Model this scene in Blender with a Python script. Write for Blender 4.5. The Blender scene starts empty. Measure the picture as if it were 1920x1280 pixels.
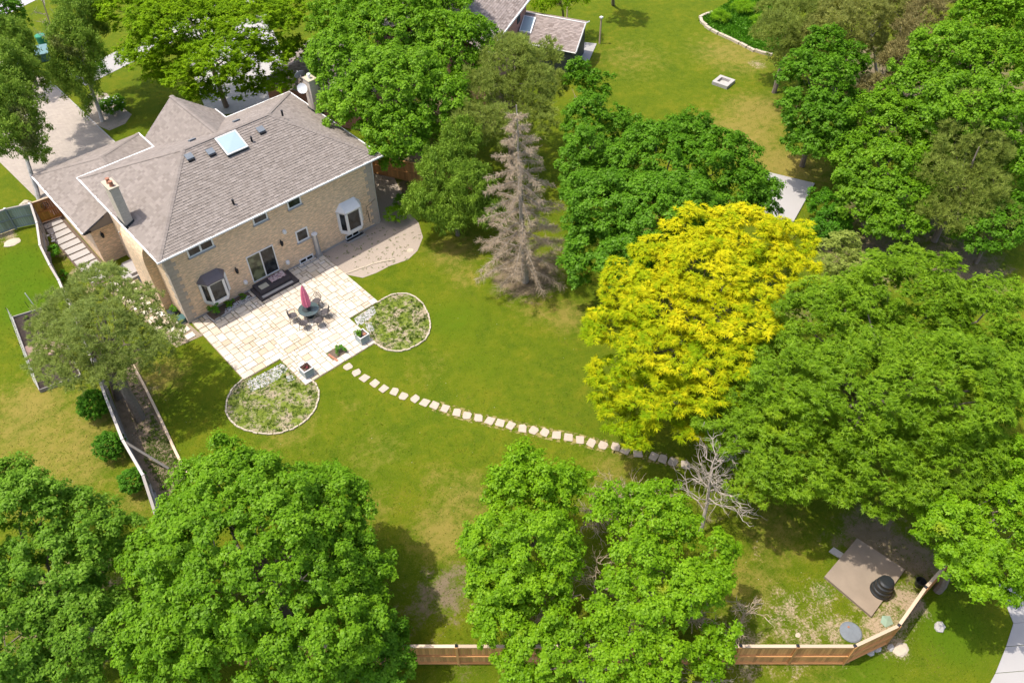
import bpy, math, random
import numpy as np
from mathutils import Vector, Matrix
random.seed(7); rng = np.random.default_rng(11)
S = bpy.context.scene; COL = S.collection
# ---------------------------------------------------------------- camera, sky, sun, exposure
FPX = 1500.0; PITCH, ROLL, YAW = (math.radians(a) for a in (46.37, 0.79, 42.14))
CAM = np.array([-9.09, -40.74, 36.0])
def _axes():
    r = np.array([1, 0, 0.]); fw = np.array([0, math.cos(PITCH), -math.sin(PITCH)]); dn = np.array([0, -math.sin(PITCH), -math.cos(PITCH)])
    c, s = math.cos(ROLL), math.sin(ROLL)
    R = np.array([[math.cos(YAW), math.sin(YAW), 0], [-math.sin(YAW), math.cos(YAW), 0], [0, 0, 1]])
    return R @ (c*r+s*dn), R @ (-s*r+c*dn), R @ fw
AX = _axes()
cam = bpy.data.cameras.new('camera'); co = bpy.data.objects.new('camera', cam); COL.objects.link(co)
cam.sensor_width = 36; cam.lens = FPX/1920*36; cam.clip_end = 1000; cam.clip_start = .5
co.matrix_world = Matrix(((AX[0][0], -AX[1][0], -AX[2][0], CAM[0]), (AX[0][1], -AX[1][1], -AX[2][1], CAM[1]), (AX[0][2], -AX[1][2], -AX[2][2], CAM[2]), (0, 0, 0, 1)))
S.camera = co
SUNV = Vector((-.29, .265, 1.0)).normalized()
W = bpy.data.worlds.new('World'); S.world = W; W.use_nodes = True
nt = W.node_tree; bg = nt.nodes['Background']; sky = nt.nodes.new('ShaderNodeTexSky'); sky.sky_type = 'NISHITA'; sky.sun_disc = False
sky.sun_elevation = math.asin(SUNV.z); sky.sun_rotation = math.atan2(SUNV.x, SUNV.y)
sky.air_density = .8; sky.dust_density = 3.0; sky.ozone_density = .6
nt.links.new(sky.outputs[0], bg.inputs[0]); bg.inputs[1].default_value = .15
sl = bpy.data.lights.new('sun', 'SUN'); sl.energy = 2.4; sl.angle = math.radians(.6); sl.color = (1, .95, .87)
so = bpy.data.objects.new('sun', sl); COL.objects.link(so); so.rotation_euler = SUNV.to_track_quat('Z', 'Y').to_euler()
S.view_settings.view_transform = 'Standard'; S.view_settings.look = 'None'; S.view_settings.gamma = 1; S.view_settings.exposure = 1.0
S.render.engine = 'CYCLES'; S.cycles.max_bounces = 6; S.cycles.transparent_max_bounces = 4

def P(px, py, z=0.0):
    d = (px-960)/FPX*AX[0]+(py-640)/FPX*AX[1]+AX[2]; t = (z-CAM[2])/d[2]
    return CAM+t*d
def pxm(p): return float((np.array(p)-CAM) @ AX[2])/FPX          # metres per photo pixel at a point
# ---------------------------------------------------------------- helpers
def tag(o, label=None, cat=None, group=None, kind=None):
    if label: o['label'] = label
    if cat: o['category'] = cat
    if group: o['group'] = group
    if kind: o['kind'] = kind
    return o
def thing(name, loc, label, cat, group=None, rz=0):
    o = bpy.data.objects.new(name, None); COL.objects.link(o); o.location = tuple(float(v) for v in loc); o.rotation_euler = (0, 0, rz)
    o.empty_display_size = .2
    return tag(o, label, cat, group)
def link(name, me, parent=None, mat=None, kind=None, loc=None, rz=0):
    o = bpy.data.objects.new(name, me); COL.objects.link(o)
    if mat and not me.materials: me.materials.append(mat)
    if parent: o.parent = parent
    if kind: o['kind'] = kind
    if loc is not None: o.location = tuple(float(v) for v in loc)
    if rz: o.rotation_euler = (0, 0, rz)
    return o
class MB:
    def __init__(s): s.v = []; s.f = []; s.m = []; s.t = []
    def add(s, v, f, m=0, t=None):
        b = len(s.v); s.v += [tuple(float(c) for c in p) for p in v]; s.f += [tuple(i+b for i in q) for q in f]; s.m += [m]*len(f)
        s.t += [random.random() if t is None else t]*len(v)
    def box(s, a, b, m=0, t=None):
        (x0, y0, z0), (x1, y1, z1) = a, b
        s.add([(x0,y0,z0),(x1,y0,z0),(x1,y1,z0),(x0,y1,z0),(x0,y0,z1),(x1,y0,z1),(x1,y1,z1),(x0,y1,z1)],
              [(0,3,2,1),(4,5,6,7),(0,1,5,4),(1,2,6,5),(2,3,7,6),(3,0,4,7)], m, t)
    def obox(s, p, q, w, z0, z1, m=0, t=None):          # box along p->q (plan), width w, heights
        p = np.array(p[:2], float); q = np.array(q[:2], float); d = q-p; n = np.array([-d[1], d[0]])/np.linalg.norm(d)*w/2
        c = [p-n, q-n, q+n, p+n]
        s.add([(*k, z0) for k in c]+[(*k, z1) for k in c], [(0,3,2,1),(4,5,6,7),(0,1,5,4),(1,2,6,5),(2,3,7,6),(3,0,4,7)], m, t)
    def prism(s, pts, z0, z1, m=0, t=None):
        n = len(pts); a = sum(pts[i][0]*pts[(i+1)%n][1]-pts[(i+1)%n][0]*pts[i][1] for i in range(n))
        if a < 0: pts = pts[::-1]
        s.add([(p[0], p[1], z0) for p in pts]+[(p[0], p[1], z1) for p in pts],
              [tuple(range(n))[::-1], tuple(range(n, 2*n))]+[(i, (i+1)%n, (i+1)%n+n, i+n) for i in range(n)], m, t)
    def tube(s, pts, rad, n=6, m=0, t=None, closed=False):
        pts = [Vector(tuple(float(c) for c in p)) for p in pts]; k = len(pts)
        if not hasattr(rad, '__len__'): rad = [rad]*k
        V = []; up = Vector((0, 0, 1)); side = None
        for i, p in enumerate(pts):
            if closed: d = pts[(i+1) % k]-pts[i-1]
            else: d = pts[min(i+1, k-1)]-pts[max(i-1, 0)]
            d = d.normalized() if d.length > 1e-6 else Vector((0, 0, 1))
            if side is None: side = d.cross(up if abs(d.z) < .9 else Vector((1, 0, 0))).normalized()
            else: side = (side-d*side.dot(d)); side = side.normalized() if side.length > 1e-5 else d.orthogonal().normalized()
            o = d.cross(side)
            for j in range(n):
                a = 2*math.pi*j/n; V.append(p+(side*math.cos(a)+o*math.sin(a))*rad[i])
        F = [(i*n+j, i*n+(j+1) % n, ((i+1) % k)*n+(j+1) % n, ((i+1) % k)*n+j) for i in range(k if closed else k-1) for j in range(n)]
        if not closed: F += [tuple(range(n))[::-1], tuple(range((k-1)*n, k*n))]
        s.add(V, F, m, t)
    def lathe(s, prof, c=(0, 0, 0), n=20, m=0, t=None):
        V = [(c[0]+r*math.cos(2*math.pi*j/n), c[1]+r*math.sin(2*math.pi*j/n), c[2]+z) for r, z in prof for j in range(n)]
        F = [(i*n+j, i*n+(j+1) % n, (i+1)*n+(j+1) % n, (i+1)*n+j) for i in range(len(prof)-1) for j in range(n)]
        F += [tuple(range(n))[::-1], tuple(range((len(prof)-1)*n, len(prof)*n))]
        s.add(V, F, m, t)
    def mesh(s, name, mats=None, bevel=0):
        me = bpy.data.meshes.new(name); me.from_pydata(s.v, [], s.f)
        if mats:
            for q in (mats if isinstance(mats, (list, tuple)) else [mats]): me.materials.append(q)
            if isinstance(mats, (list, tuple)) and len(mats) > 1: me.polygons.foreach_set('material_index', s.m)
        at = me.attributes.new('tint', 'FLOAT', 'POINT'); at.data.foreach_set('value', s.t)
        me.update(); return me
    def build(s, name, mats, parent=None, kind=None, loc=None, rz=0):
        me = s.mesh(name, mats); return link(name, me, parent, None, kind, loc, rz)
def quick(name, mat, parent, fn, kind=None, **k):
    m = MB(); fn(m); return m.build(name, mat, parent, kind, **k)
def copy_tree(o, parent=None):
    c = o.copy(); COL.objects.link(c); c.parent = parent
    for ch in o.children: copy_tree(ch, c)
    return c
# ---------------------------------------------------------------- materials
class N:
    def __init__(s, name):
        s.m = bpy.data.materials.new(name); s.m.use_nodes = True; s.t = s.m.node_tree; s.t.nodes.clear()
        s.out = s.t.nodes.new('ShaderNodeOutputMaterial')
    def n(s, ty, ins=None, **kw):
        x = s.t.nodes.new('ShaderNode'+ty)
        for k, v in kw.items(): setattr(x, k, v)
        for k, v in (ins or {}).items():
            if isinstance(v, bpy.types.NodeSocket): s.t.links.new(v, x.inputs[k])
            else: x.inputs[k].default_value = v
        return x
    def coord(s): return s.n('TexCoord').outputs['Object']
    def pos(s): return s.n('NewGeometry').outputs['Position']
    def noise(s, vec, sc, det=3, rough=.55, dist=0):
        return s.n('TexNoise', {'Vector': vec, 'Scale': sc, 'Detail': det, 'Roughness': rough, 'Distortion': dist}).outputs['Fac']
    def ramp(s, fac, stops, interp='LINEAR'):
        r = s.n('ValToRGB', {'Fac': fac}); e = r.color_ramp; e.interpolation = interp
        while len(e.elements) < len(stops): e.elements.new(.5)
        for el, (p, c) in zip(e.elements, stops): el.position = p; el.color = (*c, 1) if len(c) == 3 else c
        return r.outputs['Color']
    def mix(s, f, a, b, mode='MIX'):
        x = s.n('Mix', data_type='RGBA', blend_type=mode)
        for i, v in ((0, f), (6, a), (7, b)):
            if isinstance(v, bpy.types.NodeSocket): s.t.links.new(v, x.inputs[i])
            else: x.inputs[i].default_value = v if i == 0 else (*v, 1)
        return x.outputs[2]
    def math(s, op, a, b=0.0, clamp=False):
        x = s.n('Math', operation=op, use_clamp=clamp)
        for i, v in ((0, a), (1, b)):
            if isinstance(v, bpy.types.NodeSocket): s.t.links.new(v, x.inputs[i])
            else: x.inputs[i].default_value = v
        return x.outputs[0]
    def step(s, v, a, b):
        x = s.n('MapRange', {'Value': v, 'From Min': a, 'From Max': b}, interpolation_type='SMOOTHSTEP'); return x.outputs[0]
    def attr(s, name): return s.n('Attribute', attribute_name=name).outputs['Fac']
    def rand(s): return s.n('ObjectInfo').outputs['Random']
    def bump(s, h, st=.4, d=.02): return s.n('Bump', {'Height': h, 'Strength': st, 'Distance': d}).outputs['Normal']
    def bsdf(s, col, rough=.8, bump=None, metal=0, spec=.3):
        b = s.n('BsdfPrincipled', {'Roughness': rough, 'Metallic': metal, 'Specular IOR Level': spec})
        if isinstance(col, bpy.types.NodeSocket): s.t.links.new(col, b.inputs['Base Color'])
        else: b.inputs['Base Color'].default_value = (*col, 1)
        if bump: s.t.links.new(bump, b.inputs['Normal'])
        s.t.links.new(b.outputs[0], s.out.inputs[0]); return s.m
def plain(name, c, rough=.7, var=.12, sc=6, metal=0, spec=.3, bs=.15):
    a = N(name); v = a.coord(); f = a.noise(v, sc, 4)
    col = a.mix(f, tuple(k*(1-var) for k in c), tuple(min(1, k*(1+var)) for k in c))
    return a.bsdf(col, rough, a.bump(a.noise(v, sc*6, 2), bs, .01), metal, spec)
def leafmat(name, dark, mid, light, trans=.42, gloss=.02, patch=None, patchpos=.62):
    a = N(name); t = a.attr('tint'); pz = a.pos()
    big = a.noise(pz, .55, 2); f = a.math('ADD', a.math('MULTIPLY', t, .75), a.math('MULTIPLY', a.math('SUBTRACT', big, .5), .9), True)
    col = a.ramp(f, [(0.0, dark), (.45, mid), (1, light)])
    if patch:
        col = a.mix(a.step(a.noise(pz, .38, 2), patchpos, patchpos+.1), col, patch)
    d = a.n('BsdfDiffuse', {'Color': col}); tr = a.n('BsdfTranslucent', {'Color': a.mix(.5, col, light)})
    m1 = a.n('MixShader', {0: trans, 1: d.outputs[0], 2: tr.outputs[0]})
    g = a.n('BsdfGlossy', {'Color': (.75, .9, .45, 1), 'Roughness': .5}); m2 = a.n('MixShader', {0: min(gloss, .05), 1: m1.outputs[0], 2: g.outputs[0]})
    a.t.links.new(m2.outputs[0], a.out.inputs[0]); return a.m
def woodmat(name, base, var=.35, rough=.75, sc=1.0):
    a = N(name); v = a.coord(); r = a.rand()
    mp = a.n('Mapping', {'Vector': v, 'Scale': (14*sc, 14*sc, 1.2*sc)}).outputs[0]
    g = a.noise(mp, 3, 4, .6, .6)
    c = a.mix(g, tuple(k*(1-var) for k in base), tuple(min(1, k*(1+var)) for k in base))
    c = a.mix(a.math('MULTIPLY', r, .8), c, tuple(k*.48 for k in base)); 
    return a.bsdf(c, rough, a.bump(g, .3, .01))
def glassmat(name, tintc=(.012, .014, .015)):
    a = N(name); return a.bsdf(a.mix(a.step(a.noise(a.coord(), 1.6, 4), .42, .62), tintc, tuple(k*3.5 for k in tintc)), .05, None, 0, .35)

M = {}
M['maple'] = leafmat('maple_leaf', (.085,.2,.006), (.155,.315,.009), (.25,.44,.018))
M['maple_deep'] = leafmat('deep_maple_leaf', (.06,.16,.006), (.105,.255,.008), (.18,.36,.018))
M['maple_lime'] = leafmat('lime_maple_leaf', (.105,.23,.004), (.19,.365,.007), (.29,.48,.012), patch=(.34,.40,.02), patchpos=.66)
M['maple_soft'] = leafmat('soft_maple_leaf', (.085,.195,.010), (.155,.305,.018), (.26,.43,.04))
M['oak'] = leafmat('oak_leaf', (.09,.18,.005), (.165,.295,.008), (.28,.43,.02), gloss=.02, patch=(.24,.36,.01), patchpos=.6)
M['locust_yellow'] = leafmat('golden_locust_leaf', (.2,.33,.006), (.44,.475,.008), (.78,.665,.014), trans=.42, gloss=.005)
M['locust_lime'] = leafmat('lime_locust_leaf', (.1,.2,.004), (.2,.34,.006), (.34,.5,.012), trans=.42, gloss=.01)
M['birch'] = leafmat('birch_leaf', (.1,.18,.015), (.2,.32,.03), (.34,.46,.07), patch=(.2,.22,.06), patchpos=.6)
M['pine'] = leafmat('pine_needle', (.16,.2,.035), (.31,.38,.065), (.48,.55,.13), trans=.48, gloss=.02)
M['pine_olive'] = leafmat('olive_pine_needle', (.22,.24,.05), (.40,.42,.10), (.56,.57,.18), trans=.48, gloss=.02)
M['pine_scots'] = leafmat('scots_pine_needle', (.2,.25,.06), (.35,.42,.10), (.52,.6,.17), trans=.48, gloss=.02)
M['hemlock'] = leafmat('hemlock_needle', (.09,.17,.015), (.18,.3,.025), (.3,.43,.04), trans=.3, gloss=.02)
M['cedar_brown'] = leafmat('brown_cedar_leaf', (.2,.17,.06), (.34,.29,.11), (.46,.41,.18), trans=.2, gloss=.02)
M['cedar'] = leafmat('cedar_leaf', (.035,.13,.005), (.075,.22,.007), (.14,.34,.015), trans=.3, gloss=.02)
M['bark'] = plain('bark', (.2,.16,.125), .95, .45, 9, bs=.6)
M['bark_birch'] = plain('birch_bark', (.42,.40,.37), .85, .6, 5, bs=.3)
M['deadwood'] = plain('dead_wood', (.38,.325,.265), .9, .3, 8, bs=.4)
M['deadtwig'] = plain('dead_twig', (.38,.295,.20), .95, .35, 3, bs=.1)
M['white'] = plain('white_paint', (.78,.77,.75), .5, .04, 4)
M['offwhite'] = plain('weathered_white_paint', (.62,.61,.58), .55, .1, 4)
M['glass'] = glassmat('window_glass'); M['skyglass'] = plain('skylight_glass', (.33,.43,.47), .08, .04, 1.5, spec=.9, bs=0)
M['reflectionglass'] = glassmat('reflection_tinted_glass', (.05,.055,.03))  # yellowish reflection on the door pane, painted into the base colour
M['black'] = plain('black_metal', (.015,.016,.02), .5, .3, 8)
M['blackplastic'] = plain('black_plastic', (.018,.02,.02), .35, .3, 3, spec=.5)
M['darkstone'] = plain('dark_step_stone', (.06,.052,.055), .6, .35, 3)
M['concrete'] = plain('concrete', (.38,.355,.33), .9, .14, 2.5)
M['paleconcrete'] = plain('pale_concrete', (.36,.34,.32), .9, .07, 1.2)
M['brownpad'] = plain('brown_concrete_pad', (.26,.205,.15), .95, .25, 1.3)
M['limestone'] = plain('limestone', (.46,.39,.29), .9, .16, 5)
M['rock'] = plain('field_stone', (.38,.36,.33), .95, .22, 4)
M['soil'] = plain('dark_soil', (.045,.033,.027), 1, .5, 7, bs=.8)
M['mulch'] = plain('mulch_soil', (.13,.095,.07), 1, .4, 6, bs=.8)
M['terracotta'] = plain('terracotta', (.33,.15,.09), .85, .45, 10)
M['pinkcloth'] = plain('pink_canvas', (.85,.26,.38), .85, .15, 12)
M['iron'] = plain('cast_metal', (.08,.07,.07), .55, .3, 14)
M['greenglass'] = plain('table_glass', (.07,.10,.10), .15, .3, 6, spec=.8)
M['planter'] = plain('grey_blue_planter_panel', (.32,.37,.38), .7, .1, 8)
M['duct'] = plain('galvanised_steel', (.42,.43,.45), .35, .12, 5, metal=.6)
M['wood_cedar'] = woodmat('cedar_fence_wood', (.74,.38,.14))
M['wood_brown'] = woodmat('brown_stained_wood', (.42,.17,.05))
M['wood_cap'] = woodmat('pale_cap_wood', (.72,.55,.38), .12)
M['wood_grey'] = woodmat('weathered_grey_wood', (.40,.36,.32), .25)
M['wood_paleg'] = woodmat('pale_grey_wood', (.52,.47,.42), .12)
M['wood_greygreen'] = woodmat('grey_green_wood', (.26,.31,.29), .2)
M['green_plastic'] = plain('green_plastic', (.03,.22,.12), .5, .2, 5)
M['teal_plastic'] = plain('dark_teal_plastic', (.05,.11,.11), .4, .2, 5)
M['siding'] = plain('charcoal_siding', (.03,.038,.04), .6, .1, 3)
M['gravel_white'] = plain('white_gravel', (.58,.56,.55), .9, .25, 20)
M['pebble'] = plain('pinkish_gravel', (.36,.295,.235), .95, .3, 26, bs=.8)
M['steel_grey'] = plain('grey_cover', (.16,.18,.2), .6, .25, 5)
M['flower'] = plain('white_petal', (.8,.78,.72), .8, .05, 20)
M['curtain'] = plain('sheer_curtain', (.45,.42,.32), .9, .2, 4)

def brickmat(name, c1, c2, mort, bw=.21, bh=.075, patch=True):
    a = N(name); v = a.coord(); sx = a.n('SeparateXYZ', {'Vector': v}); nm = a.n('SeparateXYZ', {'Vector': a.n('NewGeometry').outputs['Normal']})
    h = a.math('ADD', sx.outputs[0], sx.outputs[1]); uv = a.n('CombineXYZ', {'X': h, 'Y': sx.outputs[2]}).outputs[0]
    b = a.n('TexBrick', {'Vector': uv, 'Color1': (*c1, 1), 'Color2': (*c2, 1), 'Mortar': (*mort, 1), 'Scale': 1, 'Mortar Size': .008, 'Bias': 0, 'Brick Width': bw, 'Row Height': bh})
    mp = a.n('Mapping', {'Vector': uv, 'Scale': (1.3, 5.5, 1)}).outputs[0]
    st = a.noise(mp, 2.2, 3, .6)
    col = a.mix(a.step(st, .42, .66), b.outputs['Color'], tuple(min(1, k*1.3) for k in c1)) if patch else b.outputs['Color']
    col = a.mix(a.math('MULTIPLY', a.step(a.noise(mp, 5, 2), .5, .7), .35), col, tuple(k*.6 for k in c2))
    col = a.mix(a.math('MULTIPLY', a.step(a.noise(v, .55, 4), .45, .75), .22), col, (.3, .23, .17))
    return a.bsdf(col, .9, a.bump(b.outputs['Fac'], -.5, .008))
M['brick'] = brickmat('buff_brick', (.74,.53,.34), (.62,.435,.27), (.56,.47,.37))
M['brick_red'] = brickmat('red_brick', (.42,.2,.15), (.34,.15,.11), (.36,.28,.24))
M['quoin'] = plain('quoin_stone', (.45,.38,.31), .9, .14, 4)
def shinglemat(name, cs):
    a = N(name); t = a.attr('tint'); v = a.coord()
    col = a.ramp(t, [(0, cs[0]), (.35, cs[1]), (.7, cs[2]), (1, cs[3])])
    col = a.mix(a.math('MULTIPLY', a.noise(v, .5, 4, .6), .25), col, tuple(k*.62 for k in cs[1]))
    col = a.mix(a.math('MULTIPLY', a.noise(v, 60, 2), .35), col, cs[0])
    return a.bsdf(col, .95, a.bump(a.noise(v, 70, 2), .5, .01))
M['shingle'] = shinglemat('asphalt_shingle', ((.205,.172,.146), (.25,.213,.184), (.272,.232,.2), (.31,.266,.232)))
M['shingle2'] = shinglemat('brown_asphalt_shingle', ((.2,.155,.13), (.29,.24,.21), (.34,.28,.25), (.4,.33,.29)))
a = N('patio_flagstone'); r = a.math('FRACT', a.math('ADD', a.rand(), a.attr('tint'))); v = a.pos()
c = a.ramp(r, [(0, (.47,.37,.26)), (.08, (.55,.46,.34)), (.2, (.60,.52,.41)), (.5, (.635,.56,.45)), (.85, (.58,.50,.39)), (1, (.68,.62,.54))])
c = a.mix(a.math('MULTIPLY', a.step(a.noise(v, 2.6, 5, .65), .52, .74), .8), c, (.44,.35,.24)); c = a.mix(a.math('MULTIPLY', a.step(a.noise(v, .6, 4), .45, .7), .42), c, (.44,.35,.26)); c = a.mix(a.math('MULTIPLY', a.step(a.noise(v, 14, 3), .55, .75), .35), c, (.4,.31,.22))
M['patio'] = a.bsdf(c, .9, a.bump(a.noise(v, 9, 4), .5, .012))
a = N('patio_joint'); v = a.pos(); M['joint'] = a.bsdf(a.mix(a.step(a.noise(v, 2, 4), .5, .62), (.28,.215,.15), (.13,.14,.04)), 1)
a = N('driveway_paver'); v = a.pos(); b = a.n('TexBrick', {'Vector': a.n('Mapping', {'Vector': v, 'Rotation': (0, 0, .785)}).outputs[0], 'Color1': (.39,.335,.275,1), 'Color2': (.32,.275,.23,1), 'Mortar': (.3,.25,.2,1), 'Scale': 1, 'Mortar Size': .012, 'Brick Width': .3, 'Row Height': .2})
M['paver'] = a.bsdf(a.mix(a.math('MULTIPLY', a.noise(v, .4, 4), .4), b.outputs['Color'], (.36,.3,.26)), .95, a.bump(b.outputs['Fac'], -.4, .01))
a = N('road_asphalt'); v = a.pos(); M['road'] = a.bsdf(a.mix(a.noise(v, .3, 4), (.40,.37,.38), (.5,.46,.47)), .95, a.bump(a.noise(v, 30, 2), .3))
# lawn: dryness / soil / lushness come from attributes of the ground sheet, broken up by noise
a = N('lawn'); v = a.pos(); sq = a.n('Mapping', {'Vector': v, 'Rotation': (0, 0, .4), 'Scale': (1, 1, 1)}).outputs[0]
n1 = a.noise(sq, .35, 5, .62, .4); n2 = a.noise(sq, 1.6, 5, .65, .3); n3 = a.noise(sq, 9, 4, .7); n4 = a.noise(sq, 26, 2, .7)
g = a.ramp(a.math('ADD', a.math('MULTIPLY', n1, .5), a.math('MULTIPLY', n2, .5)), [(.33, (.058,.102,.003)), (.5, (.102,.137,.004)), (.66, (.165,.165,.008))])
g = a.mix(a.step(n3, .5, .75), g, (.135,.15,.01)); g = a.mix(a.math('MULTIPLY', a.step(n4, .38, .66), .5), g, (.045,.085,.003))
g = a.mix(a.math('MULTIPLY', a.step(a.noise(sq, 17, 3, .7), .56, .68), .4), g, (.26,.21,.06))
lush = a.step(a.math('ADD', a.attr('lush'), a.math('MULTIPLY', a.math('SUBTRACT', n2, .5), .8)), .35, .8)
g = a.mix(a.math('MULTIPLY', lush, .75), g, (.062,.125,.003))
mow = a.noise(a.n('Mapping', {'Vector': v, 'Rotation': (0, 0, -.74), 'Scale': (.12, 2.6, 1)}).outputs[0], 1.0, 3, .7)
dr = a.math('ADD', a.math('ADD', a.math('MULTIPLY', a.attr('dry'), a.math('ADD', .72, a.math('MULTIPLY', mow, .56))), .13), a.math('MULTIPLY', a.math('SUBTRACT', a.math('ADD', a.math('MULTIPLY', n2, .6), a.math('MULTIPLY', n3, .4)), .5), 1.9))
g = a.mix(a.math('MULTIPLY', a.step(dr, .25, 1.0), .85), g, (.245,.19,.045))
so_ = a.math('ADD', a.attr('soil'), a.math('MULTIPLY', a.math('SUBTRACT', a.math('ADD', a.math('MULTIPLY', n2, .5), a.math('MULTIPLY', n3, .5)), .5), 2.0))
sc_ = a.mix(n3, (.22,.165,.10), (.46,.36,.24)); 
g = a.mix(a.step(so_, .4, .75), g, sc_)
du = a.math('ADD', a.attr('duff'), a.math('MULTIPLY', a.math('SUBTRACT', a.math('ADD', a.math('MULTIPLY', n2, .6), a.math('MULTIPLY', n3, .4)), .5), 1.8))
g = a.mix(a.step(du, .4, .8), g, a.mix(n2, (.11,.085,.045), (.25,.19,.12)))
g = a.mix(a.step(n4, .77, .8), g, (.55,.5,.28))
M['lawn'] = a.bsdf(g, 1, a.bump(a.math('ADD', n3, a.math('MULTIPLY', n4, .8)), .6, .06), 0, .1)
# ---------------------------------------------------------------- ground sheet
def ground():
    x0, x1, y0, y1, st = -45., 105., -75., 105., .85
    xs = np.arange(x0, x1+.1, st); ys = np.arange(y0, y1+.1, st); X, Y = np.meshgrid(xs, ys); nx, ny = len(xs), len(ys)
    V = np.stack([X, Y, np.zeros_like(X)], -1).reshape(-1, 3)
    def spots(L):
        A = np.zeros(X.size)
        for px, py, rx, s in L:
            c = P(px, py); d = np.hypot(V[:, 0]-c[0], V[:, 1]-c[1]); A = np.maximum(A, s*np.clip(1.25-d/rx, 0, 1))
        return A.astype(np.float32)
    dry = spots([(120,840,5.5,.6),(40,800,4,.55),(200,790,3,.45),(60,760,3,.7),(260,930,2,.5),(830,1000,2.2,.7),(870,940,2.5,.5),(690,960,2,.4),(820,900,1.5,.4),(300,705,2,.7),
        (1390,250,5,.7),(1420,210,4,.7),(1470,310,4,.8),(1380,100,5,.6),(1180,110,5,.35),(1060,590,2,.6),(1010,575,2,.5),(660,760,1.2,.3),(1450,1000,2.5,.5),(1400,1100,2.5,.5),(850,470,2.5,.6),(870,520,1.5,.5),(800,690,2,.25),(1150,880,2,.5),(540,800,2.5,.4),(1500,1230,4,.3),(700,850,2.5,.3),(160,480,2,.6)])
    soil = spots([(885,1070,.7,.8),(900,1120,.7,.6),(900,1150,1,.8),(1430,1030,1.2,.4),(1470,1150,2.2,.55),(1390,1195,1.6,.6),(1530,1110,1.5,.55),(1600,1100,2,.5),(1560,1180,1.8,.6),(1650,1180,1.8,.75),(1700,1130,1.5,.8),(1500,1195,1.8,.55),(1340,1180,1,.4),
        (1690,1215,.8,.8),(1580,1240,1,.45),(1400,1255,1.6,.55),(1480,1255,1.3,.5),(950,1270,1.5,.4),(300,870,1.5,.45),(275,820,1,.35),(135,470,1.2,.8),(150,510,1.1,.8),(170,545,1.1,.7),(120,450,.8,.7),(920,575,.3,1.0),(835,610,.2,.6),(1420,120,1.5,.6),(1060,5,1.5,.5),(65,120,1,.7),(1000,590,1.2,.35),(1000,1000,.8,.5),(930,1000,.6,.4),(15,440,1.2,.8),(1420,265,2,.3)])
    duff = spots([(830,1110,2.3,.72),(870,1075,1.3,.6),(790,1150,2,.55),(720,1110,1.6,.5),(985,515,3.4,1.0),(960,500,2.4,.8),(260,740,1.6,.8),(270,800,1.3,.6),(245,690,1.5,.8),(1640,1010,2.6,.9),(1720,1050,2.2,.8),(1560,1010,1.2,.6),(1180,940,2.5,.5),(1320,960,2,.5),(720,300,2.5,.9),(760,360,2.5,.8),(800,380,2,.5),(780,300,4,.8),(1620,480,5,.8),(1800,500,5,.8),(1500,560,4,.6),(1760,170,14,.8),(1620,120,8,.7),(1680,400,6,.8),(860,200,8,.7),(1170,1100,5,.45),(1000,1150,3,.5),(860,1240,2,.5),(120,1150,6,.6),(470,1130,4,.45),(205,205,1.2,.3),(1240,450,4,.6),(600,180,4,.6)])
    lush = spots([(700,880,4,.5),(850,600,4,.6),(900,690,4,.5),(60,560,4,.9),(30,500,3,.9),(1100,600,2,.3),(620,790,3,.4),(1150,130,7,.4),(1250,60,6,.4),(1540,1110,1,.8),(1480,1120,1,.6),(1620,1260,3,.7),(1780,1180,3,.8),(1180,200,4,.4),(1400,60,3,.6),(1180,700,3,.3)])
    i = (np.arange(ny-1)[:, None]*nx+np.arange(nx-1)[None]).ravel(); Fq = np.stack([i, i+1, i+nx+1, i+nx], 1)
    me = fast_mesh('ground', V, Fq, M['lawn'])
    for nm, A in (('dry', dry), ('soil', soil), ('duff', duff), ('lush', lush)):
        t = me.attributes.new(nm, 'FLOAT', 'POINT'); t.data.foreach_set('value', A)
    link('lawn', me, kind='structure')
    m = MB(); m.box((-400, -400, -1), (400, 400, -.05)); m.build('ground', M['lawn'], kind='structure')
def fast_mesh(name, V, F, mat, tint=None):
    me = bpy.data.meshes.new(name); n = len(F); k = F.shape[1]
    me.vertices.add(len(V)); me.vertices.foreach_set('co', np.ascontiguousarray(V, dtype=np.float32).ravel())
    me.loops.add(n*k); me.loops.foreach_set('vertex_index', np.ascontiguousarray(F, dtype=np.int32).ravel())
    me.polygons.add(n); me.polygons.foreach_set('loop_start', np.arange(0, n*k, k, dtype=np.int32))
    try: me.polygons.foreach_set('loop_total', np.full(n, k, dtype=np.int32))
    except Exception: pass
    if tint is not None:
        t = me.attributes.new('tint', 'FLOAT', 'POINT'); t.data.foreach_set('value', np.ascontiguousarray(tint, dtype=np.float32))
    me.materials.append(mat); me.update(calc_edges=True); return me
ground()
def sheet(name, poly, z, mat, kind='structure', parent=None, thick=None):
    m = MB(); m.prism([tuple(p[:2]) for p in poly], z-(thick or .05), z); return m.build(name, mat, parent, kind)
Q = lambda L, z=0: [P(x, y, z) for x, y in L]
sheet('street', [(-10,47.5),(70,80),(60,130),(-60,110),(-40,50)], .02, M['road'])
drive = sheet('driveway', [(-2.0,17.3),(5.4,17.5),(5.5,32),(5.2,42),(4.6,48.5),(-4.5,48.5),(-2.6,30)], .03, M['paver'])
m = MB()
for k in range(52): m.box((5.42, 17.6+k*.46, 0), (5.52, 18.03+k*.46, .06))
tag(m.build('kerb_edging', M['concrete'], drive), kind='stuff')
sheet('sidewalk', [(7.5,34.5),(30,40),(30,43.5),(7.0,37.5)], .02, M['paleconcrete'])
sheet('neighbour_driveway', [(13,22),(20,18),(27,36),(19,40)], .024, M['rock'])
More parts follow.
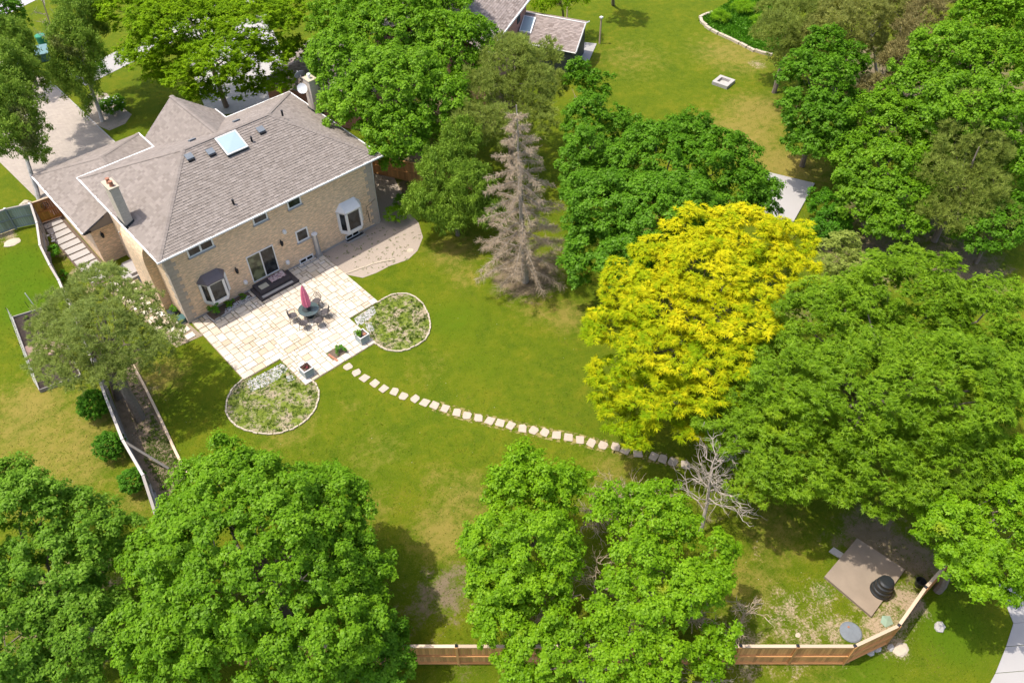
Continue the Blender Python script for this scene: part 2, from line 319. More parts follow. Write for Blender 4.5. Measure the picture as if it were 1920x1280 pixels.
sw = MB(); E0 = Q([(1900,1168),(1886,1212),(1866,1262),(1845,1300)]); 
for i in range(3):
    p, q = E0[i][:2], E0[i+1][:2]; d = np.array([1.9, -1.5])
    g = (q-p)*.012; sw.prism([tuple(p+g), tuple(q-g), tuple(q-g+d), tuple(p+g+d)], 0, .03)
sw.prism([tuple(E0[0][:2]), tuple(E0[0][:2]+d), tuple(E0[0][:2]+d+[1.6, 1.2]), tuple(E0[0][:2]+[1.4, 1.4])], 0, .028)
sw.build('pavement', M['paleconcrete'], kind='structure')
sheet('neighbour_terrace', Q([(1440,325),(1527,346),(1487,418),(1400,400)]), .12, M['paleconcrete'], thick=.12)
gr = sheet('gravel_bed', Q([(604,478),(618,488),(650,515),(680,521),(705,512),(730,499),(765,487),(783,470),(793,445),(785,418),(768,400),(760,375),(745,345),(730,315)])+[np.array([16.6,9.]), np.array([15.02,9.]), np.array([15.02,.02]), np.array([10.03,.02])], .012, M['pebble'])
# edging stones of gravel bed
def stones_along(pts, parent, w, l, h, mat, name='edging_stone', zb=0, gap=.03, jit=.04):
    mats = []; 
    for k in range(4):
        m = MB(); s = [1+random.uniform(-.12, .12) for _ in range(4)]
        m.prism([(-l/2*s[0], -w/2*s[1]), (l/2*s[2], -w/2*s[3]), (l/2*s[1], w/2*s[2]), (-l/2*s[3], w/2*s[0])], 0, h); mats.append(m.mesh(name, mat))
    pts = [np.array(p[:2], float) for p in pts]; acc = 0; n = 0
    for i in range(len(pts)-1):
        d = pts[i+1]-pts[i]; L = np.linalg.norm(d)
        while acc < L:
            p = pts[i]+d*acc/L+rng.normal(0, jit*.4, 2)
            link(name, mats[n % 4], parent, loc=(p[0], p[1], zb), rz=math.atan2(d[1], d[0])+random.uniform(-.12, .12)); n += 1; acc += l+gap
        acc -= L
def smooth(pts, k=3, closed=False):
    P_ = [np.array(p[:2], float) for p in pts]
    for _ in range(k):
        R = []; n = len(P_)
        for i in range(n if closed else n-1):
            a_, b_ = P_[i], P_[(i+1) % n]; R += [a_*.75+b_*.25, a_*.25+b_*.75]
        P_ = R if closed else [P_[0]]+R+[P_[-1]]
    return P_
stones_along(smooth(Q([(645,515),(678,503),(706,493),(740,487)])), gr, .1, .4, .06, M['limestone'])
# ---------------------------------------------------------------- patio of individual flagstones
pj = sheet('patio', [(.1,0),(10.0,0),(10.0,-6.72),(7.72,-6.72),(7.72,-9.6),(2.55,-9.6),(2.55,-6.72),(.1,-6.72)], .03, M['joint'])
CELL = .252; NST = [0]; EXTRA = MB(); cache = {}
def slab_mesh(w, h, mat, name='stone', t=.05):
    key = (round(w, 3), round(h, 3), name)
    if key not in cache:
        m = MB(); i = .012; b = .021
        V = [(sx*(w/2-b), sy*(h/2-b), z) for z in (0,) for sx, sy in ((-1,-1),(1,-1),(1,1),(-1,1))]
        V += [(sx*(w/2-b+random.uniform(0,.008)), sy*(h/2-b+random.uniform(0,.008)), t-.01) for sx, sy in ((-1,-1),(1,-1),(1,1),(-1,1))]
        V += [(sx*(w/2-b-i), sy*(h/2-b-i), t) for sx, sy in ((-1,-1),(1,-1),(1,1),(-1,1))]
        m.add(V, [(8,9,10,11)]+[(k, (k+1)%4, 4+(k+1)%4, 4+k) for k in range(4)]+[(4+k, 4+(k+1)%4, 8+(k+1)%4, 8+k) for k in range(4)])
        cache[key] = m.mesh(name, mat)
    return cache[key]
def lay(x0, y0, x1, y1, hole=None):
    nx = round((x1-x0)/CELL); ny = round((y1-y0)/CELL); cx = (x1-x0)/nx; cy = (y1-y0)/ny; occ = np.zeros((nx, ny), bool)
    if hole: 
        for i in range(nx):
            for j in range(ny):
                xx = x0+(i+.5)*cx; yy = y0+(j+.5)*cy
                if hole[0] < xx < hole[2] and hole[1] < yy < hole[3]: occ[i, j] = True
    sizes = [(1,1)]*1+[(2,1)]*4+[(1,2)]*2+[(2,2)]*9+[(3,2)]*5+[(2,3)]*3
    for j in range(ny):
        for i in range(nx):
            if occ[i, j]: continue
            random.shuffle(sizes)
            for w, h in sizes:
                if i+w <= nx and j+h <= ny and not occ[i:i+w, j:j+h].any(): break
            else: w = h = 1
            occ[i:i+w, j:j+h] = True
            NST[0] += 1
            if NST[0] > 300:
                t_ = random.random(); g_ = .021; z_ = .03+random.uniform(.04, .05); X0, X1, Y0, Y1 = x0+i*cx+g_, x0+(i+w)*cx-g_, y0+j*cy+g_, y0+(j+h)*cy-g_; e_ = .012
                EXTRA.add([(X0,Y0,.03),(X1,Y0,.03),(X1,Y1,.03),(X0,Y1,.03),(X0+e_,Y0+e_,z_),(X1-e_,Y0+e_,z_),(X1-e_,Y1-e_,z_),(X0+e_,Y1-e_,z_)], [(4,5,6,7),(0,1,5,4),(1,2,6,5),(2,3,7,6),(3,0,4,7)], 0, t_); continue
            link('stone', slab_mesh(w*cx, h*cy, M['patio']), pj, loc=(x0+(i+w/2)*cx, y0+(j+h/2)*cy, .026+random.uniform(0, .012)), rz=random.uniform(-.012, .012))
lay(2.57, -9.58, 7.7, -6.7, (5.0, -9.05, 5.9, -8.3)); lay(.12, -6.7, 9.98, -.02, (4.4, -1.45, 7.25, .1))
tag(EXTRA.build('far_stones', M['patio'], pj), kind='stuff')
# ---------------------------------------------------------------- stepping stone path
SP = [(653,688),(668,699),(683,709),(703,719),(719,729),(740,734),(757,743),(778,748),(796,755),(815,760),(834,766),(857,773),(876,779),(897,784),(918,789),(938,793),(957,798),(980,803),(1001,807),(1021,811),(1043,816),(1066,820),(1087,825),(1109,830),(1131,835),(1154,838),(1172,844),(1196,850),(1225,856),(1243,860),(1262,866),(1285,872)]
pts = Q(SP); a = N('worn_path_soil'); v = a.pos()
bs = a.n('BsdfPrincipled', {'Base Color': (.24,.2,.06,1), 'Roughness': 1}); tp = a.n('BsdfTransparent')
a.t.links.new(a.n('MixShader', {0: a.step(a.math('ADD', a.noise(v, 3.5, 4), 0), .45, .6), 1: tp.outputs[0], 2: bs.outputs[0]}).outputs[0], a.out.inputs[0]); M['worn'] = a.m
m = MB(); 
for i in range(9, len(pts)-1):
    d = pts[i+1][:2]-pts[i][:2]; n_ = np.array([-d[1], d[0]])/np.linalg.norm(d)*.42
    a0, b0 = pts[i][:2], pts[i+1][:2]; m.add([(*(a0-n_), .005), (*(b0-n_), .005), (*(b0+n_), .005), (*(a0+n_), .005)], [(0,1,2,3)])
path = m.build('garden_path', M['worn'], kind='structure')
a = N('stepping_flagstone'); r = a.rand(); v = a.pos(); M['step'] = a.bsdf(a.mix(a.noise(v, 5, 4), (.36,.29,.22), (.5,.41,.32)), .9, a.bump(a.noise(v, 12, 3), .4))
sm = []
for k in range(6):
    m = MB(); pl = []
    for sx, sy in ((-1,-1),(1,-1),(1,1),(-1,1)):
        u0, v0 = sx*.27*random.uniform(.85, 1.08), sy*.235*random.uniform(.85, 1.08); c_ = random.choice((.03, .05, .12))
        pl += [(u0-sx*c_, v0), (u0, v0-sy*c_)] if sx*sy > 0 and False else ([(u0, v0-sy*c_), (u0-sx*c_, v0)] if sx*sy > 0 else [(u0-sx*c_, v0), (u0, v0-sy*c_)])
    m.prism(pl, 0, .035); sm.append(m.mesh('stepping_stone', M['step']))
for i, p in enumerate(pts):
    d = pts[min(i+1, len(pts)-1)]-pts[max(i-1, 0)]
    link('stepping_stone', sm[i % 6], path, loc=(p[0], p[1], .006), rz=math.atan2(d[1], d[0])+math.pi/2+random.uniform(-.3, .3))
exec_later = []
# ---------------------------------------------------------------- roofs
def shingles(name, pts, mat, parent, exp=.185, tab=.27):
    p = [Vector(q) for q in pts]; u = (p[1]-p[0]).normalized(); n = u.cross(p[2]-p[0]).normalized()
    if n.z < 0: n = -n
    v = n.cross(u)
    if v.z < 0: v = -v
    uv = [((q-p[0]).dot(u), (q-p[0]).dot(v)) for q in p]; vm = max(c[1] for c in uv); m = MB(); r = 0; y = 0.0
    def span(h):
        xs = []
        for i in range(len(uv)):
            (x0, y0), (x1, y1) = uv[i], uv[(i+1) % len(uv)]
            if (y0-h)*(y1-h) < 0: xs.append(x0+(x1-x0)*(h-y0)/(y1-y0))
        return (min(xs), max(xs)) if len(xs) >= 2 else None
    while y < vm-.02:
        s = span(min(y+exp*.5, vm-.01))
        if s:
            x = s[0]-random.uniform(0, tab)
            while x < s[1]:
                x1 = x+tab*random.choice((.62, .8, 1, 1, 1.3)); a0, b0 = max(x, s[0]), min(x1, s[1])
                if b0-a0 > .02:
                    h0 = .034+random.choice((0, 0, .012)); g = .004; e = min(y+exp+.03, vm)
                    q = [p[0]+u*(a0+g)+v*y+n*h0, p[0]+u*(b0-g)+v*y+n*h0, p[0]+u*(b0-g)+v*e+n*.008, p[0]+u*(a0+g)+v*e+n*.008, p[0]+u*(a0+g)+v*(y+.012), p[0]+u*(b0-g)+v*(y+.012)]
                    m.add(q, [(0,1,2,3), (4,5,1,0)], 0, random.random())
                x = x1
        y += exp; r += 1
    return tag(m.build(name, mat, parent), kind='stuff')
def capline(m, a, b, w=.16, st=.28):
    a, b = Vector(a), Vector(b); d = b-a; L = d.length; d.normalize(); s = d.cross(Vector((0,0,1))).normalized(); k = int(L/st)
    for i in range(k):
        c0 = a+d*(i*L/k); c1 = a+d*((i+1)*L/k+.03); t = random.random()*.6+.1
        m.add([c0+Vector((0,0,.06)), c1+Vector((0,0,.045)), c1+s*w-Vector((0,0,.0)), c0+s*w+Vector((0,0,.015)), c1-s*w, c0-s*w+Vector((0,0,.015))], [(0,1,2,3), (0,5,4,1)], 0, t)
def roofbody(m, polys):
    for q in polys: m.add(q, [tuple(range(len(q)))], 0, .3)
# ---------------------------------------------------------------- main house
house = thing('house', (7.5, 5, 0), 'two storey buff brick house with grey hipped roof beside the flagstone patio', 'house')
def hp(m, name, mat, kind=None, parent=None):                       # part of the house in world coordinates
    o = m.build(name, mat, parent or house, kind); 
    if parent is None or parent is house: o.location = (-7.5, -5, 0)
    return o
m = MB(); m.box((0, 0, -.5), (15.0, 10.9, 5.43)); m.box((5.4, 10.8, -.5), (10.1, 12.6, 5.43))
m.add([(5.4,12.6,5.43),(10.1,12.6,5.43),(7.75,12.6,7.35)], [(0,1,2)])
m.box((-1.5, 9.25, -.5), (5.6, 17.45, 3.12)); m.add([(-1.5,9.25,3.12),(0,9.25,3.12),(0,9.25,3.9)], [(0,1,2)])
bp_ = [(-.58,-.5),(-.58,3.9),(-.54,4.4),(-.44,4.8),(-.3,5.05),(-.1,5.2),(.02,5.22),(.02,-.5)]; m.add([(x,2.15,z) for x,z in bp_]+[(x,5.25,z) for x,z in bp_], [tuple(range(8)), tuple(range(8,16))[::-1]]+[(k,(k+1)%8+0,(k+1)%8+8,k+8) for k in range(8)]); m.box((-.3, 5.25, 2.6), (.02, 6.1, 5.38))
wall = hp(m, 'wall', M['brick'])
m = MB(); E1 = .35
RL, RR, RF, RB, RZ, TZ, RX0, RX1, RY = -.35, 15.75, -.35, 11.35, 5.5, 8.05, 5.03, 11.1, 5.5
A_, B_, C_, D_ = (RL,RF,RZ), (RR,RF,RZ), (RR,RB,RZ), (RL,RB,RZ); R0, R1 = (RX0,RY,TZ), (RX1,RY,TZ)
roofbody(m, [[A_,B_,R1,R0],[B_,C_,R1],[C_,D_,R0,R1],[D_,A_,R0]])
m.box((RL, RF, RZ-.09), (RR, RB, RZ-.012), 0, .2)
roof = hp(m, 'roof', M['shingle'])
shingles('shingles', [A_,B_,R1,R0], M['shingle'], roof); shingles('shingles', [B_,C_,R1], M['shingle'], roof)
shingles('shingles', [C_,D_,R0,R1], M['shingle'], roof); shingles('shingles', [D_,A_,R0], M['shingle'], roof)
m = MB(); 
for e in (((A_),R0),((B_),R1),((C_),R1),((D_),R0),(R0,R1)): capline(m, *e)
tag(m.build('ridge_cap', M['shingle'], roof), kind='stuff')
# garage roof
G = [(-2,8.8,3.2),(-2,17.9,3.2),(2,13.9,4.82),(2,8.8,4.82),(6,17.9,3.2),(6,8.8,3.2)]
m = MB(); roofbody(m, [[G[0],G[1],G[2],G[3]],[G[1],G[4],G[2]],[G[4],G[5],G[3],G[2]]]); m.box((-2,8.8,3.08),(6,17.9,3.19),0,.2)
m.add([(-2,8.8,3.2),(2,8.8,4.82),(6,8.8,3.2)], [(0,1,2)])
groof = hp(m, 'garage_roof', M['shingle'])
for q in ([G[1],G[0],G[3],G[2]], [G[4],G[1],G[2]], [G[5],G[4],G[2],G[3]]): shingles('shingles', q, M['shingle'], groof)
m = MB(); capline(m, G[1], G[2]); capline(m, G[4], G[2]); capline(m, G[3], G[2]); tag(m.build('ridge_cap', M['shingle'], groof), kind='stuff')
# gabled wing over the front door
Wg = [(5.05,12.95,5.5),(5.05,11.35,5.5),(7.75,6.43,7.65),(7.75,12.95,7.65),(10.45,12.95,5.5),(10.45,11.35,5.5)]
m = MB(); roofbody(m, [[Wg[0],Wg[1],Wg[2],Wg[3]],[Wg[5],Wg[4],Wg[3],Wg[2]]]); wroof = hp(m, 'wing_roof', M['shingle'])
shingles('shingles', [Wg[0],Wg[1],Wg[2],Wg[3]], M['shingle'], wroof); shingles('shingles', [Wg[5],Wg[4],Wg[3],Wg[2]], M['shingle'], wroof)
m = MB(); capline(m, Wg[2], Wg[3]); tag(m.build('ridge_cap', M['shingle'], wroof), kind='stuff')
m = MB()
for s, x in ((1, 5.05), (-1, 10.45)):
    a_, b_ = Vector((x, 12.97, 5.42)), Vector((7.75, 12.97, 7.57)); m.tube([a_, b_], .06, 4)
hp(m, 'rake_board', M['offwhite'])
# gutters
def gutter(name, a, b, mat=M['white']):
    m = MB(); a_, b_ = np.array(a), np.array(b); m.obox(a_, b_, .11, a[2]-.06, a[2]+.04); hp(m, name, mat)
gutter('gutter', (RL-.1,RF-.03,RZ), (RR+.1,RF-.03,RZ)); gutter('gutter', (RL-.03,RF,RZ-.003), (RL-.03,RB,RZ-.003)); gutter('gutter', (RR+.03,RF,RZ-.003), (RR+.03,RB,RZ-.003))
gutter('gutter', (RL-.1,RB+.03,RZ), (5.0,RB+.03,RZ)); gutter('gutter', (10.5,RB+.03,RZ), (RR+.1,RB+.03,RZ), M['offwhite'])
gutter('gutter', (-2.03,8.8,3.2), (-2.03,17.95,3.2)); gutter('gutter', (6.03,11.4,3.2), (6.03,17.95,3.2)); gutter('fascia', (-2,8.76,3.18),(-1.5,8.76,3.18), M['black'])
gutter('gutter', (4.99,11.4,5.49), (4.99,13.0,5.49), M['offwhite']); gutter('gutter', (10.51,11.4,5.49), (10.51,13.0,5.49), M['offwhite'])
m = MB(); m.tube([(-2.0,8.75,3.2),(-.37,8.75,3.87)], .05, 4); hp(m, 'rake_board', M['black'])
# downpipes
m = MB(); m.tube([(-.37,10.6,5.35),(-.12,10.4,5.1),(-.1,9.9,4.2)], .045, 6); hp(m, 'downpipe', M['offwhite'])
m = MB(); m.tube([(15.1,-.03,5.3),(15.08,.1,3.0),(15.1,.1,.1)], .045, 6); hp(m, 'downpipe', M['offwhite'])
# quoins: toothed corner stones
def quoin(x, y, sx, sy):
    for k in range(18):
        w = .62 if k % 2 else .42; w2 = .42 if k % 2 else .62; z = .02+k*.3
        m = MB(); t = .025
        a_ = (min(x-sx*t, x+sx*w), min(y-sy*t, y+sy*w2), z); b_ = (max(x-sx*t, x+sx*w), max(y-sy*t, y+sy*w2), z+.285)
        m.box(a_, b_); hp(m, 'quoin', M['quoin'])
quoin(0, 0, 1, 1); quoin(15.0, 0, -1, 1)
m = MB(); m.box((.0,-.02,-.1),(15.0,.0,.16)); hp(m, 'foundation', M['concrete'])
# windows
def window(x0, x1, z0, z1, n=1, glass='glass', name='window', fw=.075, y=0.0, sill=True):
    m = MB(); m.box((x0, y-.05, z0), (x1, y-.004, z0+fw)); m.box((x0, y-.05, z1-fw), (x1, y-.004, z1)); xs = np.linspace(x0, x1, n+1)
    for i, x in enumerate(xs):
        a_ = x if i == 0 else (x-fw if i == n else x-fw*.6); m.box((a_, y-.05, z0+fw), (a_+fw*(1 if i in (0, n) else 1.2), y-.004, z1-fw))
    w = hp(m, name, M['white'])
    for i in range(n):
        q = MB(); q.box((xs[i]+.03, y-.022, z0+fw*.6), (xs[i+1]-.03, y-.006, z1-fw*.6)); q.build('pane', M[glass if not isinstance(glass, list) else glass[i]], w)
    if sill: q = MB(); q.box((x0-.06, y-.12, z0-.07), (x1+.06, y-.002, z0-.003)); q.build('sill', M['concrete'], w)
    return w
window(1.46, 3.17, 4.58, 5.26, 2, fw=.1); window(5.93, 6.97, 4.66, 5.3, fw=.1); window(8.43, 9.44, 4.58, 5.28, fw=.1); window(8.47, 9.4, 1.8, 2.74, fw=.1)
window(8.25, 9.35, .04, .42, 2, sill=False, name='basement_window'); window(12.05, 13.2, .04, .42, 2, sill=False, name='basement_window')
sd = window(4.78, 6.75, .52, 2.68, 2, ['reflectionglass', 'glass'], 'sliding_door', .07, sill=False); sd['label'] = 'white framed sliding glass door'
q = MB(); q.box((5.74,-.075,.6),(5.79,-.05,2.6)); q.build('handle', M['white'], sd)
def wellring(x0, x1, name='window_well', mat=M['concrete']):
    m = MB(); pr_ = [(x0,-.02),(x0+.06,-.38),(x1-.06,-.38),(x1,-.02)]
    for i in range(3): m.obox(pr_[i], pr_[i+1], .07, 0, .14)
    return hp(m, name, mat)
wellring(8.05, 9.6); wellring(11.9, 13.5)
m = MB(); m.box((8.1,-.34,.02),(9.5,-.03,.045)); hp(m, 'well_floor', M['black']); m = MB(); m.box((11.98,-.34,.02),(13.4,-.03,.045)); hp(m, 'well_floor', M['black'])
def bay(x0, x1, z0, z1, roofmat, top):
    d, s = .56, .36; pl = [(x0, 0), (x0+s, -d), (x1-s, -d), (x1, 0)]
    m = MB(); m.prism(pl, z0, z0+.2); m.prism([(x0-.04, 0), (x0+s-.03, -d-.05), (x1-s+.03, -d-.05), (x1+.04, 0)], z0+.2, z0+.27); m.prism(pl, z1-.14, z1)
    for i, (px_, py_) in enumerate(pl): 
        w = .075; m.box((px_-w, py_-w+(0 if i in (1, 2) else -.08), z0+.27), (px_+w, py_+w+(0 if i in (1, 2) else -.08), z1-.14))
    b = hp(m, 'bay_window', M['white'])
    for i in range(3):
        a_, b_ = np.array(pl[i]), np.array(pl[i+1]); q = MB(); q.obox(a_+(b_-a_)*.05, b_-(b_-a_)*.05, .02, z0+.26, z1-.12); q.build('pane', M['reflectionglass' if roofmat == 'siding' and i == 1 else 'glass'], b)
        
        for zz in (z0+.27, z1-.2): q = MB(); q.obox(a_+(b_-a_)*.08, b_-(b_-a_)*.08, .05, zz, zz+.06); q.build('sash_rail', M['offwhite'], b)
    q = MB(); e = [(x0-.1, 0, z1), (x0+s-.07, -d-.12, z1), (x1-s+.07, -d-.12, z1), (x1+.1, 0, z1)]; t = [(x0+.3, 0, top), (x1-.3, 0, top)]
    q.add(e+t+[(x, y, z-.06) for x, y, z in e], [(0,1,4), (1,2,5,4), (2,3,5), (1,0,6,7), (2,1,7,8), (3,2,8,9), (6,9,8,7)]); q.build('bay_roof', M[roofmat], b)
M['baydark'] = plain('dark_bay_roofing', (.17,.145,.15), .7, .15, 4); M['baypale'] = plain('pale_bay_roofing', (.76,.74,.7), .5, .08, 4)
bay(1.42, 3.12, .78, 2.62, 'baydark', 3.0); bay(11.78, 13.58, .8, 2.72, 'baypale', 3.18)
# chimneys
M['palebrick'] = brickmat('pale_chimney_brick', (.56,.48,.38), (.47,.4,.32), (.44,.39,.33), patch=False)
m = MB(); m.box((-.32, 3.95, 5.2), (.22, 5.0, 8.35)); ch = hp(m, 'chimney', M['palebrick'])
q = MB(); q.box((-.37, 3.9, 8.35), (.27, 5.05, 8.43)); q.build('cap', M['limestone'], ch)
for y in (4.2, 4.62): q = MB(); q.lathe([(.14,0),(.12,.1),(.1,.26),(.13,.3),(.12,.32),(.02,.32)], (-.05, y, 8.43), 10); q.build('flue_pot', M['terracotta'], ch)
q = MB(); q.box((-.345,3.87,5.5),(-.325,5.08,5.85)); q.add([(-.34,3.92,5.45),(.26,3.92,5.73),(.26,3.92,5.96),(-.34,3.92,5.72)], [(0,1,2,3)]); q.build('flashing', M['siding'], ch)
m = MB(); m.box((15.42, 7.2, -.3), (16.05, 8.0, 8.05)); ch2 = hp(m, 'chimney', M['palebrick'])
q = MB(); q.box((15.38, 7.16, 8.05), (16.09, 8.04, 8.12)); q.build('cap', M['limestone'], ch2)
q = MB(); q.lathe([(.09,0),(.09,.22),(.15,.24),(.13,.32),(.02,.34)], (15.72, 7.6, 8.12), 10); q.build('flue_pot', M['white'], ch2)
q = MB(); q.box((15.36,7.14,5.4),(16.12,7.19,5.78)); q.box((15.36,7.2,5.5),(15.4,8.05,5.85)); q.build('flashing', M['siding'], ch2)
# satellite dish on the right chimney
def dish(loc, R, face, label, mat, n=1):
    t = thing('satellite_dish', loc, label, 'satellite dish'); m = MB(); f = Vector(face).normalized(); rot = f.to_track_quat('Z', 'Y')
    prof = [(R*k/5, .18*R*(k/5)**2) for k in range(1, 6)]
    V = []; nn = 18
    for r_, z_ in prof+[(r_, z_-.02) for r_, z_ in prof[::-1]]:
        for j in range(nn): V.append(rot @ Vector((r_*math.cos(2*math.pi*j/nn), r_*math.sin(2*math.pi*j/nn), z_)))
    F = [(i*nn+j, i*nn+(j+1) % nn, (i+1)*nn+(j+1) % nn, (i+1)*nn+j) for i in range(9) for j in range(nn)]+[tuple(range(nn))]
    m.add(V, F); m.build('reflector', mat, t)
    q = MB(); q.tube([rot @ Vector((0, -R*.8, 0)), rot @ Vector((0, -R*.9, R*.9)), rot @ Vector((0, -R*.2, R*1.05))], .025, 5); q.build('feed_arm', M['white'], t)
    q = MB(); q.tube([(0,0,0), (0.05,0,-.25), (.3,0,-.3)], .03, 5); q.build('bracket', M['white'], t)
dish((15.1, 7.75, 7.5), .36, (-.6,-.75,.45), 'small round white satellite dish fixed to the chimney at the far right', M['white'])
dish((15.5, 8.45, 8.1), .4, (.1,.9,.5), 'dark grey dish seen from behind on the far side of the right chimney', M['steel_grey'])
# skylight and roof vents
sl_ = lambda y: 5.5+.436*(y+.35)
def onroof_box(name, x0, x1, y0, y1, h, mat, parent, lift=0, f=sl_):
    m = MB(); V = [(x0,y0,f(y0)+lift),(x1,y0,f(y0)+lift),(x1,y1,f(y1)+lift),(x0,y1,f(y1)+lift)]; V += [(x, y, z+h) for x, y, z in V]
    m.add(V, [(0,3,2,1),(4,5,6,7),(0,1,5,4),(1,2,6,5),(2,3,7,6),(3,0,4,7)]); return m.build(name, mat, parent)
def roofloc(o): o.location = (0, 0, 0); return o
sk = onroof_box('skylight', 7.04, 8.5, 3.78, 5.12, .2, M['siding'], roof); sk['label'] = 'square framed skylight'
onroof_box('frame', 7.02, 8.52, 3.76, 5.14, .05, M['offwhite'], sk, .2)
g_ = MB(); cx, cy = 7.77, 4.45; zz = [sl_(3.84)+.26, sl_(5.06)+.26]
g_.add([(7.1,3.84,zz[0]),(8.44,3.84,zz[0]),(8.44,5.06,zz[1]),(7.1,5.06,zz[1]),(cx,cy,(zz[0]+zz[1])/2+.035)], [(0,1,4),(1,2,4),(2,3,4),(3,0,4)]); g_.build('dome', M['skyglass'], sk)
for x, y in ((6.3,4.45),(9.95,4.5),(5.0,4.7)): 
    v_ = onroof_box('roof_vent', x-.2, x+.2, y-.2, y+.2, .16, M['black'], roof); onroof_box('vent_hood', x-.24, x+.24, y-.14, y+.24, .05, M['steel_grey'], v_, .165)
for x, y in ((9.0,4.15),(5.44,.9),(11.9,5.0)):
    m = MB(); m.lathe([(.07,0),(.07,.38),(.085,.4),(.02,.41)], (x, y, sl_(y)-.02), 8); m.build('vent_pipe', M['black'], roof)
rb = lambda y: 5.5+.436*(11.35-y)
for x, y in ((6.3,7.2),(9.7,7.6)): onroof_box('roof_vent', x-.22, x+.22, y-.18, y+.18, .15, M['steel_grey'], roof, 0, rb)
# side door, lights, hose bits, chute
m = MB(); m.box((-.06,7.1,.42),(-.004,8.15,2.6)); d_ = hp(m, 'side_door', M['wood_brown']); q = MB(); q.box((-.085,7.2,1.4),(-.06,7.24,1.5)); q.build('handle', M['black'], d_)
m = MB(); m.box((-.05,8.2,.42),(-.003,8.28,2.65)); m.box((-.05,7.0,.42),(-.003,7.08,2.65)); hp(m, 'door_frame', M['offwhite'])
for i, (x, y, z) in enumerate(((3.95,-.12,2.1),(7.35,-.12,2.45),(-.9,9.1,2.3))):
    m = MB(); m.lathe([(.03,.2),(.1,.16),(.11,0),(.07,-.16),(.02,-.2)], (x, y, z), 8); m.tube([(x,y,z+.2),(x,y+.1,z+.28),(x,y+.12,z+.1)], .02, 5); hp(m, 'wall_lantern', M['black'])
for x, z in ((4.25,.95),(7.4,.8),(7.75,3.2)): m = MB(); m.lathe([(.02,-.14),(.12,-.12),(.15,0),(.12,.12),(.02,.14)], (x, -.1, z), 8); hp(m, 'vent_cover', M['white'])
m = MB(); m.tube([(9.72,-.1,2.0),(9.72,-.12,1.2),(9.72,-.2,.3)], .2, 8); hp(m, 'duct_cover', M['duct'])
m = MB(); m.box((9.5,-.3,.0),(9.95,-.01,.25)); hp(m, 'meter_base', M['concrete']); m = MB(); m.lathe([(.02,0),(.21,0),(.2,.05),(.05,.07)], (9.72,-.2,2.0), 14); hp(m, 'duct_cap', M['white'])
m = MB(); m.tube([(14.0,-.03,1.3),(14.1,-.04,1.9),(14.9,-.04,2.2)], .015, 4); m.tube([(14.2,-.03,.5),(14.15,-.03,1.6)], .02, 4); hp(m, 'wall_cable', M['black'])
# ---------------------------------------------------------------- steps, deck by the sliding door
st_ = thing('door_step', (5.85,-.7,0), 'dark two tier stone step platform below the sliding door', 'step')
def lo(m, name, mat, t, kind=None):
    o = m.build(name, mat, t, kind); o.location = tuple(-c for c in t.location); return o
m = MB(); m.box((4.4,-1.5,.02),(7.28,-.03,.2)); lo(m, 'lower_tread', M['darkstone'], st_)
m = MB(); m.box((4.62,-1.12,.2),(6.95,-.03,.4)); lo(m, 'upper_tread', M['darkstone'], st_)
m = MB(); m.box((4.6,-1.42,.203),(6.9,-1.2,.215)); lo(m, 'worn_strip', M['rock'], st_)
t = thing('door_mat', (5.15,-.6,.4), 'small beige door mat lying at the left of the step platform', 'door mat'); m = MB(); m.box((4.85,-.85,.403),(5.45,-.4,.42)); lo(m, 'mat', M['curtain'], t)
t = thing('folded_rug', (6.2,-.45,.4), 'pinkish patterned rug bundled on the step in front of the sliding door', 'rug')
m = MB(); V = []; 
for i in range(9):
    for j in range(6): V.append((5.7+i*.14, -.75+j*.12, .415+.07*abs(math.sin(i*1.3+j))+.03*random.random()))
m.add(V, [(i*6+j, (i+1)*6+j, (i+1)*6+j+1, i*6+j+1) for i in range(8) for j in range(5)]); a = N('patterned_rug'); M['rug'] = a.bsdf(a.ramp(a.noise(a.coord(), 9, 4), [(.35,(.2,.09,.1)),(.5,(.5,.35,.34)),(.65,(.62,.55,.5))]), 1)
lo(m, 'cloth', M['rug'], t)
t = thing('side_steps', (-.7,7.4,0), 'pale concrete steps at the side door in the left wall', 'step')
m = MB(); m.box((-1.25,6.4,.0),(-.03,8.2,.2)); lo(m, 'lower_tread', M['paleconcrete'], t); m = MB(); m.box((-.75,6.6,.2),(-.03,8.1,.4)); lo(m, 'upper_tread', M['paleconcrete'], t)
# bed below left bay window
b_ = sheet('window_bed', [(1.2,-.02),(4.2,-.02),(4.2,-.75),(1.2,-1.0)], .1, M['mulch'], thick=.1)
stones_along([(1.15,-.2),(1.2,-1.0),(4.2,-.8)], b_, .1, .35, .16, M['concrete'])
